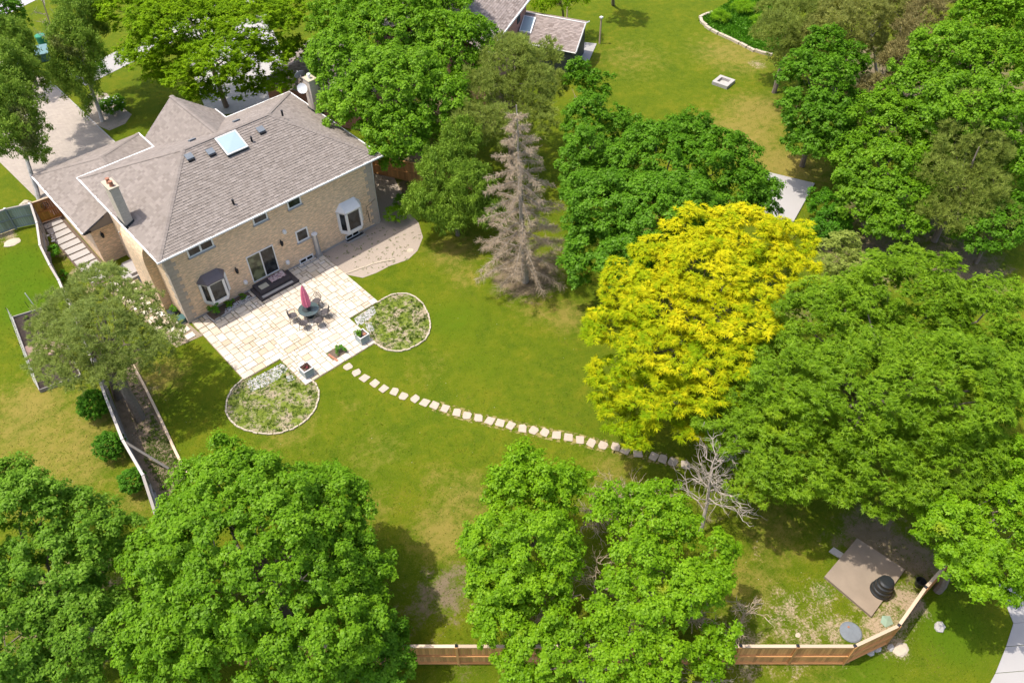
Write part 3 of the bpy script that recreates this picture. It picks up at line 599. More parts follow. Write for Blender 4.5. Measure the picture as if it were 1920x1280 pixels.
# side walk slabs along the garage
sw_ = sheet('side_path', [(-3.2,17.0),(-1.55,17.0),(-1.55,7.6),(-3.1,7.6)], .012, M['mulch'])
for k in range(11):
    p0, p1 = np.array([-2.45-.0*k, 16.3]), np.array([-2.35, 8.3]); c = p0+(p1-p0)*k/10
    link('slab', slab_mesh(1.32, .68, M['concrete'], 'slab'), sw_, loc=(c[0]+random.uniform(-.03,.03), c[1], .02), rz=random.uniform(-.03,.03))
sf_ = sheet('side_flagging', [(-2.6,7.4),(-.05,7.0),(-.05,5.3),(-.65,5.2),(-.65,1.9),(-.05,1.9),(-.05,-.0),(0.1,-1.6),(-1.6,-1.4),(-2.2,3.5)], .02, M['joint'])
cx = [(-1.9,6.9),(-1.1,6.0),(-1.9,6.1),(-1.25,5.2),(-2.0,5.3),(-1.1,4.4),(-1.75,4.5),(-1.2,3.6),(-1.8,3.7),(-1.1,2.8),(-1.7,2.8),(-1.0,2.0),(-1.6,1.9),(-.5,1.3),(-1.1,1.1),(-1.6,.9),(-.4,.4),(-1.1,.3),(-.5,-.4),(-1.2,-.6),(-.5,-1.1)]
for x, y in cx: link('stone', slab_mesh(random.choice((.5,.6)), random.choice((.5,.62)), M['patio'], 'flag'), sf_, loc=(x, y, .02+random.uniform(0,.01)), rz=random.uniform(-.06,.06))
# ---------------------------------------------------------------- leaf engine
def unit(v): return v/np.maximum(np.linalg.norm(v, axis=-1, keepdims=True), 1e-6)
def kites(pos, d, n, L, Wd, fold=.18, tri=False):
    s = unit(np.cross(n, d)); L = L[:, None]; Wd = Wd[:, None]
    a_ = pos; t = pos+d*L; m_ = pos+d*L*.45
    if tri: return np.stack([a_-s*Wd*.5, a_+s*Wd*.5, t], 1).reshape(-1, 3), np.arange(len(pos)*3).reshape(-1, 3)
    l = m_+s*Wd*.5+n*Wd*fold; r = m_-s*Wd*.5+n*Wd*fold
    V = np.stack([a_, r, t, l], 1).reshape(-1, 3); k = len(pos); i = np.arange(k)*4
    F = np.concatenate([np.stack([i, i+1, i+2], 1), np.stack([i, i+2, i+3], 1)]); return V, F
def crown_mesh(name, mat, C, R, style, leaf, dens, centre, T0=None):
    """C clump centres, R radii; returns mesh of leaves lying over the clumps"""
    if style == 'broad': leaf = (leaf[0]*.82, leaf[1]*.86)
    elif style != 'needle': leaf = (leaf[0]*.88, leaf[1]*.88)
    C = np.array(C); R = np.array(R); k = len(C); out = unit(C-np.array(centre)); out[:, 2] = np.abs(out[:, 2])*.6+.25; out = unit(out)
    per = np.maximum(6, (dens*{'needle': 1.0, 'spray': .66, 'strand': .72, 'frond': .8}.get(style, .76)*2*math.pi*R**2/(leaf[0]*leaf[1]*.5)).astype(int)); 
    if style in ('frond', 'spray', 'needle', 'strand'): grp = {'frond': 6, 'spray': 5, 'needle': 9, 'strand': 5}[style]; per = np.maximum(3, per//grp)
    idx = np.repeat(np.arange(k), per); n = len(idx); o = unit(rng.normal(0, 1, (n, 3))+out[idx]*.9+np.array([0, 0, .45]))
    flat = {'frond': .38, 'spray': .65, 'needle': .8, 'strand': 1.1}.get(style, .8); fl = np.array([1, 1, flat])
    K = {'frond': 5, 'spray': 7, 'needle': 6, 'strand': 6}.get(style, 8)
    so = unit(rng.normal(0, 1, (k, K, 3))+out[:, None]*.7+np.array([0, 0, .25])); sj = rng.integers(0, K, n); sr = rng.uniform(.6, 1.25, (k, K))
    sub = so[idx, sj]*(R[idx]*.78*rng.uniform(.55, 1.15, (k, K))[idx, sj])[:, None]
    rr = R[idx]*.46*sr[idx, sj]*(.35+.85*rng.random(n)); pos = C[idx]+sub*fl+o*rr[:, None]*fl; o = unit(o+so[idx, sj]*.5)
    ct = rng.random((k, K)); tint = np.clip(ct[idx, sj]*.35+rng.random(n)*.65+(0 if T0 is None else np.array(T0)[idx]), 0, 1)
    if style == 'broad':
        nn = unit(o+np.array([0, 0, .8])+rng.normal(0, .42, (n, 3))); d = unit(np.cross(nn, rng.normal(0, 1, (n, 3)))); d[:, 2] -= .25; d = unit(d); nn = unit(nn-d*(nn*d).sum(1, keepdims=True))
        L = leaf[0]*rng.uniform(.7, 1.25, n); V, F = kites(pos, d, nn, L, L*leaf[1]/leaf[0], tri=True); T = np.repeat(tint, 3)
    else:
        idx2 = np.repeat(np.arange(n), grp); m_ = len(idx2); base = pos[idx2]; oo = o[idx2]; ph = np.tile(np.arange(grp), n)
        if style == 'needle':
            d = unit(oo*1.1+np.array([0, 0, .5])+rng.normal(0, .75, (m_, 3))); nn = unit(np.cross(d, rng.normal(0, 1, (m_, 3))))
        elif style == 'strand':
            d = unit(rng.normal(0, .55, (m_, 3))+np.array([0, 0, -.8])); base = base+rng.normal(0, .09, (m_, 3)); nn = unit(oo+rng.normal(0, .6, (m_, 3))+np.array([0,0,.4])); nn = unit(nn-d*(nn*d).sum(1, keepdims=True))
        else:
            h = oo*np.array([1, 1, .2]); h = unit(h+rng.normal(0, .08, (m_, 3))); an = (ph-(grp-1)/2)*(.42 if style == 'frond' else .75)+rng.normal(0, .15, m_)
            c_, s_ = np.cos(an), np.sin(an); d = np.stack([h[:, 0]*c_-h[:, 1]*s_, h[:, 0]*s_+h[:, 1]*c_, h[:, 2]*.3-.22+rng.normal(0, .22, m_)], 1); d = unit(d)
            nn = unit(np.array([0, 0, 1.])+rng.normal(0, .35, (m_, 3))); nn = unit(nn-d*(nn*d).sum(1, keepdims=True))
        L = leaf[0]*rng.uniform(.65, 1.25, m_); tr_ = True; V, F = kites(base, d, nn, L, np.full(m_, leaf[1]), .12, tr_); T = np.repeat(np.clip(tint[idx2]+rng.normal(0, .08, m_), 0, 1), 3 if tr_ else 4)
    global NTRI; NTRI += len(F); return fast_mesh(name, V, F, mat, T)
NTRI = 0
def lobe_clumps(lobes, sp, inner=True, low=-.45):
    """lobes: (cx,cy,cz,r,rz). clump centres over the union surface"""
    C, R = [], []
    L = [(np.array(l[:3]), max(l[3]*.6, l[3]-.3*sp), max(l[4]*.65, l[4]-.2*sp)) for l in lobes]
    for li, (c, r, rz) in enumerate(L):
        for sc, ds in ((.86, 1.0), (.66, 1.3)) if inner else ((.84, 1.0),):
            area = 4*math.pi*(((r*r)**1.6*2/3+(r*rz)**1.6/3)**(1/1.6))*sc*sc; n = max(4, int(area*1.12/(sp*ds)**2))
            for i in range(n):
                z = 1-2*(i+.5)/n; 
                if z < low: continue
                a_ = i*2.39996+li*1.3; q = math.sqrt(max(0, 1-z*z)); jr = sc*random.uniform(.82, 1.12)
                p = c+np.array([r*q*math.cos(a_), r*q*math.sin(a_), rz*z])*jr+rng.normal(0, sp*.18, 3)
                if any(lj != li and (((p[:2]-c2[:2])**2).sum()/(r2*.72)**2+((p[2]-c2[2])/(z2*.72))**2) < 1 for lj, (c2, r2, z2) in enumerate(L)) and sc > .6: continue
                if p[2] < .5: continue
                C.append(p); R.append(sp*random.uniform(.55, .85)*(1 if sc > .6 else 1.1))
    return C, R
def px_lobes(L):
    out = []
    for px, py, z, rp, rz in L:
        c = P(px, py, z); out.append((c[0], c[1], c[2], rp*pxm(c), rz))
    return out
def branch(m, a_, b_, r0, r1, sag=.0, n=5, sides=5, wob=.06):
    a_, b_ = np.array(a_, float), np.array(b_, float); L = np.linalg.norm(b_-a_); pts = []
    for i in range(n+1):
        t = i/n; p = a_+(b_-a_)*t+np.array([0, 0, sag*math.sin(math.pi*t)*L]); 
        if 0 < i < n: p = p+rng.normal(0, wob*L*.3, 3)
        pts.append(p)
    m.tube(pts, [r0+(r1-r0)*i/n for i in range(n+1)], sides); return pts
def tree(name, label, cat, lobes, mat, style='broad', leaf=(.16, .15), sp=1.0, dens=1.3, base=None, bark='bark', tr=.2, group=None, inner=True, limbs=14, low=-.45, raw=False, crownname='crown'):
    Lb = lobes if raw else px_lobes(lobes)
    w = np.array([l[3]**2 for l in Lb]); cen = (np.array([l[:3] for l in Lb])*w[:, None]).sum(0)/w.sum(); cen[2] = min(l[2] for l in Lb)*.5+cen[2]*.35
    b = np.array([cen[0], cen[1], 0.]) if base is None else np.array([base[0], base[1], 0.])
    t = thing(name, b, label, cat, group)
    C, R = lobe_clumps(Lb, sp, inner, low); T0 = None
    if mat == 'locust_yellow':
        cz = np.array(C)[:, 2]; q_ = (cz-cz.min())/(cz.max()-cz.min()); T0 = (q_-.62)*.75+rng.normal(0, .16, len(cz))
    me = crown_mesh(crownname, M[mat], C, R, style, leaf, dens, cen, T0)
    o = link(crownname, me, t); o.location = tuple(-b)
    m = MB(); top = max(l[2]+l[4]*.3 for l in Lb); fork = np.array([b[0]+(cen[0]-b[0])*.4, b[1]+(cen[1]-b[1])*.4, top*.38])
    lead = np.array([cen[0], cen[1], top*.9]); p1 = branch(m, b-np.array([0,0,.2]), fork, tr*1.15, tr*.8, n=4, sides=8, wob=.04); branch(m, fork, lead, tr*.75, tr*.18, n=5, sides=6, wob=.08)
    idx = rng.choice(len(C), min(limbs, len(C)), replace=False)
    for i in idx:
        s = fork+(lead-fork)*random.uniform(0, .55); e = s+(np.array(C[i])-s)*.92; ps = branch(m, s, e, tr*.32, tr*.06, sag=.06, n=5, sides=5, wob=.12)
        for _ in range(2):
            q = ps[random.choice((2, 3, 4))]; j = rng.integers(len(C)); v_ = np.array(C[j])-q; v_ = v_/max(np.linalg.norm(v_), .1)*random.uniform(.6, 1.6); branch(m, q, q+v_, tr*.11, tr*.03, n=3, sides=4)
    k = m.build('trunk', M[bark], t); k.location = tuple(-b); return t
def twig_tree(name, label, cat, base, top, spread, mat='deadwood', r=.12, n=16, twigs=5, droop=0.0, group=None, start=.3, seed=1):
    rs = np.random.default_rng(seed); b = np.array(base, float); e = np.array(top, float); t = thing(name, b, label, cat, group); m = MB(); H_ = e[2]-b[2]
    branch(m, b, e, r, r*.25, n=7, sides=7, wob=.03); m2 = MB()
    for i in range(n):
        f = start+(1-start)*(i+rs.random())/n; s = b+(e-b)*f; az = rs.random()*6.283; L = spread*(1.05-f*.55)*rs.uniform(.6, 1.1)
        d = np.array([math.cos(az), math.sin(az), rs.uniform(.15, .9)-droop]); d /= np.linalg.norm(d); ps = branch(m, s, s+d*L, r*.38*(1.1-f*.6), .012, n=4, sides=5, wob=.2)
        for _ in range(twigs):
            q = ps[rs.integers(1, 5)]; dd = d+rs.normal(0, .6, 3); dd[2] += .15; dd /= np.linalg.norm(dd); l2 = L*rs.uniform(.25, .6); qs = branch(m2, q, q+dd*l2, .016, .006, n=3, sides=3, wob=.2)
            for _ in range(3):
                w = qs[rs.integers(1, 4)]; d3 = dd+rs.normal(0, .7, 3); d3 /= np.linalg.norm(d3); branch(m2, w, w+d3*l2*rs.uniform(.3, .6), .008, .003, n=2, sides=3, wob=.2)
    o = m.build('trunk', M[mat], t); o.location = tuple(-b); o = m2.build('twigs', M[mat], t, 'stuff'); o.location = tuple(-b); return t
# ---------------------------------------------------------------- planting beds
a = N('planting_bed'); v = a.pos(); n1 = a.noise(v, 1.1, 5, .65, .4); n2 = a.noise(v, 7, 4, .7)
c = a.mix(n2, (.24,.19,.12), (.42,.34,.24)); c = a.mix(a.step(a.math('ADD', a.math('MULTIPLY', n1, .65), a.math('MULTIPLY', n2, .35)), .42, .54), c, a.mix(n2, (.08,.14,.008), (.19,.21,.03)))
M['bed'] = a.bsdf(c, 1, a.bump(n2, .8, .05))
M['weed'] = leafmat('weed_leaf', (.06,.12,.012), (.12,.2,.02), (.22,.29,.05))
def in_poly(x, y, poly):
    c_ = False; n = len(poly)
    for i in range(n):
        x0, y0 = poly[i][:2]; x1, y1 = poly[(i+1) % n][:2]
        if (y0 > y) != (y1 > y) and x < (x1-x0)*(y-y0)/(y1-y0)+x0: c_ = not c_
    return c_
def scatter_in(poly, n):
    poly = [tuple(p[:2]) for p in poly]; xs = [p[0] for p in poly]; ys = [p[1] for p in poly]; out = []
    while len(out) < n:
        x, y = random.uniform(min(xs), max(xs)), random.uniform(min(ys), max(ys))
        if in_poly(x, y, poly): out.append((x, y))
    return out
def weeds(name, pts, mat, L=.1, W_=.04, per=9, h=.08, parent=None, label=None, cat=None, z=0):
    n = len(pts)*per; b = np.repeat(np.array([(x, y, z+.01) for x, y in pts]), per, 0)+rng.normal(0, .035, (n, 3))*np.array([1, 1, .2]); b[:, 2] = np.maximum(b[:, 2], z+.005)
    d = unit(rng.normal(0, 1, (n, 3))*np.array([1, 1, .4])+np.array([0, 0, h*8])); nn = unit(np.cross(d, rng.normal(0, 1, (n, 3)))); nn[:, 2] = np.abs(nn[:, 2])
    V, F = kites(b, d, unit(nn), L*rng.uniform(.6, 1.5, n), np.full(n, W_)); me = fast_mesh(name, V, F, M[mat], np.repeat(rng.random(n), 4))
    return link(name, me, parent, kind='stuff')
def gravel(name, poly, n, mat, parent, z=.02, s=.035):
    m = MB()
    for x, y in scatter_in(poly, n):
        r_ = s*random.uniform(.6, 1.5); a0 = random.random()*6; V = [(x+r_*math.cos(a0+k*1.57)*random.uniform(.7, 1.1), y+r_*math.sin(a0+k*1.57)*random.uniform(.7, 1.1), z) for k in range(4)]+[(x, y, z+r_*random.uniform(.6, 1))]
        m.add(V, [(0,1,4), (1,2,4), (2,3,4), (3,0,4)])
    return m.build(name, M[mat], parent, 'stuff')
OB = {}
for tagn, outl, gravs in (('left', [(455,712),(440,724),(427,744),(423,766),(430,787),(448,803),(478,812),(512,815),(545,807),(573,791),(592,768),(599,742),(594,722),(584,712),(571,722),(540,683),(527,688),(458,712)],
                   [([(462,716),(527,682),(542,690),(520,712),(490,728),(470,735)], 900), ([(536,705),(548,703),(552,712),(540,716)], 110)]),
                  ('right', [(711,566),(735,552),(765,550),(789,564),(803,588),(808,612),(801,634),(785,646),(765,656),(745,660),(722,656),(704,644),(680,610),(662,597)],
                   [([(664,598),(700,574),(706,586),(690,600),(672,612)], 650), ([(684,606),(696,604),(702,620),(692,626)], 150)])):
    ol = Q(outl); bp = sheet('planting_bed', ol, .016, M['bed']); OB[tagn] = bp
    rim = smooth(ol[:14 if tagn == 'left' else 12], 2)
    stones_along(rim, bp, .09, .27, .08, M['limestone'], 'edging_brick', 0, .02)
    for g_, n in gravs: gravel('white_gravel', Q(g_), n, 'gravel_white', bp)
    weeds('weeds', scatter_in(ol, 750), 'weed', .09, .035, 7, .05, bp, z=.016)
    weeds('tall_weeds', scatter_in(ol, 22 if tagn == 'right' else 8), 'weed', .17, .05, 22, .1, bp, z=.02)
weeds('weeds', scatter_in(Q([(604,480),(690,515),(765,487),(790,440),(700,425)]), 120), 'weed', .09, .03, 6, .05, gr, z=.012)
# leaf litter/dead branches lying on the gravel bed near the house corner
# ---------------------------------------------------------------- grass tufts: small blades giving the lawn its nap
def grass():
    n = 110000; x = rng.uniform(-22, 60, n*3); y = rng.uniform(-48, 32, n*3)
    d = np.stack([x-CAM[0], y-CAM[1], np.full_like(x, -CAM[2])], 1); q = d @ np.stack(AX).T; u = q[:, 0]/q[:, 2]*FPX+960; w = q[:, 1]/q[:, 2]*FPX+640
    ok = (u > -40) & (u < 1960) & (w > -40) & (w < 1320) & (rng.random(len(x)) < np.clip(38/q[:, 2], .2, 1)**2)
    ok &= ~((x > -2.4) & (x < 10.1) & (y > -6.8) & (y < 18)) & ~((x > 2.4) & (x < 7.8) & (y > -9.7) & (y < -6)) & ~((x > 9.9) & (x < 17.3) & (y > -4.5) & (y < 17)) & ~((x > -5) & (x < 5.7) & (y > 17)) & ~((np.hypot(x-.6, y+9.2) < 2.2) | (np.hypot(x-9.9, y+8.8) < 2.1)) & ~((x > 14.1) & (x < 17.5) & (y > -39.9) & (y < -37.1)) & ~((x>36.8)&(x<42)&(y>-21)&(y<-15.8)) & ~((x > 15) & (y < -44.2))
    x, y = x[ok][:n], y[ok][:n]; k = len(x); b = np.stack([x, y, np.full(k, .0)], 1); dd = unit(rng.normal(0, 1, (k, 3))*np.array([1, 1, .2])+np.array([0, 0, .75])); nn = unit(np.cross(dd, rng.normal(0, 1, (k, 3))))
    s = unit(np.cross(dd, nn)); L = rng.uniform(.05, .11, (k, 1)); V = np.stack([b-s*.018, b+s*.018, b+dd*L], 1).reshape(-1, 3); F = np.arange(k*3).reshape(-1, 3)
    me = fast_mesh('grass', V, F, M['grass'], np.repeat(rng.random(k), 3)); link('grass', me, kind='stuff'); print('grass', k)
M['grass'] = leafmat('grass_blade', (.04,.085,.003), (.08,.125,.004), (.15,.17,.015), trans=.3, gloss=.01, patch=(.19,.15,.04), patchpos=.57)
grass()
# ---------------------------------------------------------------- fences
def seg(p, q): p, q = np.array(p[:2], float), np.array(q[:2], float); d = q-p; L = np.linalg.norm(d); return p, q, d/L, np.array([-d[1], d[0]])/L, L
def fence(name, label, pts, z=1.8, mat='wood_cedar', capmat='wood_cap', side=1, bw=.145, postcap=None, midrail=True, step=2.42, posts=None, capw=.14, gap=.006, cat='fence', base=.06, group=None, boards=True):
    p0 = pts[0]; t = thing(name, (p0[0], p0[1], 0), label, cat, group); off = np.array([p0[0], p0[1], 0])
    def put(m, nm, mt, k=None): o = m.build(nm, M[mt], t, k); o.location = tuple(-off); return o
    bmesh_ = {}
    for i in range(len(pts)-1):
        p, q, d, n, L = seg(pts[i], pts[i+1]); n = n*side; k = max(1, round(L/step))
        rz = math.atan2(d[1], d[0]); nb = max(1, int(L/bw))
        if boards:
            key = 'b'
            if key not in bmesh_: m = MB(); m.box((-bw/2+gap, -.011, base), (bw/2-gap, .011, z-.05)); bmesh_[key] = m.mesh('board', M[mat])
            for j in range(nb):
                c = p+d*(j+.5)*L/nb; link('board', bmesh_[key], t, loc=(c[0]-off[0], c[1]-off[1], random.uniform(-.004, .004)), rz=rz)
        for j in range(k):
            a_, b_ = p+d*L*j/k, p+d*L*(j+1)/k; ai, bi = a_+d*.055, b_-d*.055
            m = MB(); m.obox(ai+n*.058, bi+n*.058, .09, z*.5-.03, z*.5+.02)
            if midrail: put(m, 'rail', mat)
            m = MB(); m.obox(ai+n*.058, bi+n*.058, .09, base+.06, base+.11); put(m, 'rail', mat)
            m = MB(); m.obox(ai+n*.035, bi+n*.035, .045, z-.16, z-.052); put(m, 'rail', mat)
            m = MB(); m.obox(ai, bi, capw, z-.048, z-.01); put(m, 'cap_rail', capmat)
        for j in range(k+(1 if i == len(pts)-2 else 0)):
            c = p+d*L*j/k; m = MB(); m.obox(c-d*.055+n*.03, c+d*.055+n*.03, .13, 0, z); put(m, 'post', mat)
            m = MB(); m.obox(c-d*.065, c+d*.065, .13, z+.002, z+.035); m.add([(c[0]-.06, c[1]-.06, z+.035), (c[0]+.06, c[1]-.06, z+.035), (c[0]+.06, c[1]+.06, z+.035), (c[0]-.06, c[1]+.06, z+.035), (c[0], c[1], z+.08)], [(0,1,4),(1,2,4),(2,3,4),(3,0,4)]); put(m, 'post_cap', postcap or capmat)
    return t
PB = [np.array([-8.55, -21.63]), np.array([11.24, -40.04])]
fence('back_fence', 'long new cedar board fence with black post caps along the back of the yard', [tuple(PB[0]), tuple(PB[1]), (13.47,-40.86), (16.0,-40.78), (18.3,-40.9)], 1.85, 'wood_cedar', 'wood_cap', -1, postcap='black')
fence('side_fence', 'long weathered grey board fence between the pine bed and the left lawn', [(-3.05,16.9),(-3.55,14.4),(-4.3,11.8),(-4.6,9.3),(-4.75,7.4),(-5.4,3.2),(-6.1,-1.2),(-6.7,-4.6),(-7.2,-7.6),(-7.4,-10.5),(-8.0,-13.3),(-8.3,-16.4),(-8.5,-19.0),(-8.55,-21.5)], 1.8, 'wood_grey', 'wood_paleg', 1, bw=.15, postcap='offwhite', step=3.2)
fence('grey_green_fence', 'short grey green board fence and gate at the far left of the house', [(-7.4,17.9),(-4.6,17.6),(-3.1,17.0)], 1.8, 'wood_greygreen', 'wood_grey', -1, step=1.6, postcap='white', bw=.14)
m = MB(); g1 = fence('garden_gate', 'brown wooden side gate with a round iron emblem between garage and grey fence', [(-3.0,16.95),(-1.55,16.75)], 1.85, 'wood_brown', 'wood_cap', -1, step=1.45, cat='gate')
m = MB(); c = np.array([-2.3, 16.75, 1.35]); m.tube([(c[0]+.24*math.cos(k*.524), c[1], c[2]+.24*math.sin(k*.524)) for k in range(12)], .02, 5, closed=True); m.tube([(c[0]-.22, c[1], c[2]), (c[0]+.22, c[1], c[2])], .015, 4); m.tube([(c[0], c[1], c[2]-.22), (c[0]+.1, c[1], c[2]+.2)], .015, 4); o = m.build('emblem', M['black'], g1); o.location = (3.0, -16.95, 0)
fence('right_fence', 'brown wooden fence behind the right corner of the house', [(18.5,12.4),(18.35,5.3),(19.7,2.5),(22.5,-1.5)], 1.8, 'wood_cedar', 'wood_cedar', -1, bw=.15)
g2 = fence('garden_gate', 'brown gate with a dark round emblem beside the far right chimney', [(16.1,12.6),(18.5,12.5)], 2.0, 'wood_brown', 'wood_cap', -1, step=1.2, cat='gate')
m = MB(); m.tube([(17.6+.3*math.cos(k*.524)-16.1, 12.42-12.6, 1.3+.3*math.sin(k*.524)) for k in range(12)], .035, 5, closed=True); m.build('emblem', M['black'], g2)
t = thing('loose_plank', (-7.0,-8.3,0), 'loose grey plank leaning against the inside of the side fence', 'plank')
q = MB(); q.tube([(-.15,.4,1.75),(.9,-1.3,.1)], .07, 4); q.build('plank', M['wood_grey'], t)
kb = sheet('pine_bed', Q([(244,676),(262,700),(285,748),(310,800),(330,845),(352,890),(300,950),(272,900),(240,840),(225,790),(205,720)]), .006, plain('needle_litter', (.2,.15,.1), 1, .5, 3, bs=.8))
weeds('weeds', scatter_in(Q([(285,780),(320,830),(350,890),(310,930),(270,860)]), 700), 'weed', .1, .035, 7, .05, kb)
weeds('weeds', scatter_in(Q([(250,700),(300,790),(270,840),(235,740)]), 130), 'weed', .1, .035, 7, .05, kb)
m = MB(); kp = Q([(244,674),(270,722),(290,762),(310,804),(330,848),(350,888)])
for i in range(5): m.obox(kp[i], kp[i+1], .14, 0, .12); 
m.build('timber_edging', M['wood_cap'], kb)
# ---------------------------------------------------------------- patio furniture
TB = np.array([5.97, -4.85]); 
t = thing('patio_table', (TB[0], TB[1], 0), 'dark round metal patio table with glass top', 'table')
m = MB(); m.lathe([(.02,.70),(.62,.70),(.66,.71),(.66,.735),(.6,.74),(.02,.74)], (0,0,0), 26); m.build('tabletop', M['greenglass'], t)
for k in range(4):
    a_ = k*math.pi/2+.6; m = MB(); m.tube([(.5*math.cos(a_), .5*math.sin(a_), .7), (.3*math.cos(a_), .3*math.sin(a_), .4), (.52*math.cos(a_), .52*math.sin(a_), 0)], .022, 6); m.build('leg', M['iron'], t)
m = MB(); m.lathe([(.05,.05),(.26,.04),(.24,.1),(.05,.16)], (0,0,0), 16); m.lathe([(.02,.742),(.28,.745),(.3,.76),(.02,.765)], (-.1,.05,0), 12); m.build('umbrella_base', M['siding'], t)
t = thing('folded_umbrella', (TB[0]-.02, TB[1]+.03, .76), 'closed pink patio umbrella standing in the middle of the table', 'umbrella')
m = MB(); m.tube([(0,0,-.6),(0,0,1.95)], .022, 6); m.build('pole', M['iron'], t)
m = MB(); nn = 16
prof = [(.19,.22),(.22,.5),(.2,.9),(.16,1.3),(.09,1.75),(.03,1.95)]
m.add([((r_*(1+.28*(1 if j % 2 else -1)))*math.cos(6.283*j/nn), (r_*(1+.28*(1 if j % 2 else -1)))*math.sin(6.283*j/nn), z_+(.06 if (j % 2 and i == 0) else 0)) for i, (r_, z_) in enumerate(prof) for j in range(nn)], [(i*nn+j, i*nn+(j+1) % nn, (i+1)*nn+(j+1) % nn, (i+1)*nn+j) for i in range(5) for j in range(nn)]+[tuple(range(5*nn, 6*nn))])
m.build('canopy', M['pinkcloth'], t)
def make_chair():
    t = thing('patio_chair', (0,0,0), 'dark cast metal patio chair', 'chair', 'chairs round the patio table')
    m = MB(); m.lathe([(.02,.43),(.22,.425),(.25,.44),(.24,.455),(.02,.445)], (0,0,0), 14); m.build('seat', M['iron'], t)
    for sx, sy in ((-1,-1),(1,-1),(1,1),(-1,1)): m = MB(); m.tube([(sx*.19,sy*.18,.43),(sx*.2,sy*.2,.2),(sx*.25,sy*.26,0)], [.018,.014,.018], 5); m.build('leg', M['iron'], t)
    b = MB(); pts = [(.24*math.cos(a_), -.2-.07*max(0, math.sin(a_)), .66+.24*math.sin(a_)) for a_ in np.linspace(0, 6.283, 16)[:-1]]; b.tube(pts, .016, 5, closed=True)
    for k in range(-2, 3): b.tube([(k*.085, -.2, .46), (k*.07, -.25, .66), (k*.05, -.27, .87)], .009, 4)
    for zz in (.56, .66, .76): b.tube([(-.2, -.215, zz), (.2, -.215, zz)], .008, 4)
    for sx in (-.1, .1): b.tube([(sx+.06*math.cos(a_), -.245, .67+.06*math.sin(a_)) for a_ in np.linspace(0, 6.283, 9)[:-1]], .008, 4, closed=True)
    b.build('backrest', M['iron'], t)
    for sx in (-1, 1): m = MB(); m.tube([(sx*.24,-.2,.66),(sx*.28,0,.67),(sx*.27,.16,.63),(sx*.22,.17,.44)], .015, 5); m.build('armrest', M['iron'], t)
    return t
ch0 = make_chair(); cs = [(5.0,-4.45,'facing right at the left end of the table'), (5.15,-5.5,'at the near left of the table'), (6.72,-5.55,'at the near right of the table'), (6.85,-4.35,'behind the umbrella, on the house side of the table'), (5.95,-5.95,'tucked in at the front of the table, nearest the lawn')]
for i, (x, y, l) in enumerate(cs):
    o = ch0 if i == 0 else copy_tree(ch0); o.location = (x, y, .05); o.scale = (1.12, 1.12, 1.08); o.rotation_euler = (0, 0, math.atan2(TB[1]-y, TB[0]-x)-math.pi/2); o['label'] = 'dark cast metal patio chair '+l
# planters
M['petunia'] = plain('dark_red_petal', (.25,.02,.04), .8, .3, 30)
def planter(x, y, label, pmat, h, spread, n):
    t = thing('planter_box', (x, y, .05), label, 'planter'); s = .33
    for k in range(4):
        m = MB(); m.box((-s+.03,-s,.03),(s-.03,-s+.03,.56)); o = m.build('side_panel', M['planter'], t, rz=k*math.pi/2)
        m = MB(); m.box((-s-.01,-s-.012,0),(-s+.05,-s+.05,.6)); m.build('corner_post', M['offwhite'], t, rz=k*math.pi/2)
        m = MB(); m.box((-s+.05,-s-.012,.56),(s-.05,-s+.05,.605)); m.build('top_rail', M['offwhite'], t, rz=k*math.pi/2)
    m = MB(); m.box((-s+.03,-s+.03,.02),(s-.03,s-.03,.5)); m.build('soil', M['mulch'], t)
    pl = thing('potted_plant', (x, y, .55), label.split(' box')[0].replace('planter', 'plant in the planter')+' on the patio corner', 'plant'); return t, pl
t1, p1 = planter(7.2, -8.9, 'square grey planter box with white corners at the right front corner of the patio', 'weed', .4, .3, 1)
p1['label'] = 'bushy green plant growing in the right planter box'; C = [(-.1+random.uniform(-.15,.1), .05+random.uniform(-.12,.15), random.uniform(.05,.4)) for _ in range(7)]
link('foliage', crown_mesh('foliage', M['maple_deep'], C, [.14]*7, 'spray', (.14,.05), 1.3, (0,0,0)), p1); m = MB(); m.tube([(0,0,-.05),(0,0,.35)], .012, 4); m.build('stem', M['bark'], p1)
t = thing('flower_pot', (7.32,-9.0,.55), 'small terracotta pot sunk in the right planter box', 'pot'); m = MB(); m.lathe([(.02,-.03),(.09,-.03),(.11,.08),(.09,.08),(.02,.05)], (0,0,0), 12); m.build('pot', M['terracotta'], t)
t2, p2 = planter(3.16, -8.9, 'square grey planter box with white corners at the left front corner of the patio', 'weed', .4, .3, 1)
p2['label'] = 'low dark red flowering plant in the left planter box'; C = [(random.uniform(-.2,.2), random.uniform(-.2,.2), random.uniform(-.02,.08)) for _ in range(8)]
M['redleaf'] = leafmat('dark_red_leaf', (.08,.03,.03), (.13,.05,.05), (.2,.13,.08)); link('foliage', crown_mesh('foliage', M['redleaf'], C, [.12]*8, 'broad', (.07,.06), 1.3, (0,0,-.3)), p2)
m = MB(); m.lathe([(.02,0),(.06,.02),(.07,.06),(.03,.08)], (.05,-.05,.02), 8); m.build('bloom', M['petunia'], p2)
fb = sheet('patio_bed', [(5.02,-9.05),(5.92,-9.05),(5.92,-8.3),(5.02,-8.3)], .06, M['mulch'], thick=.04)
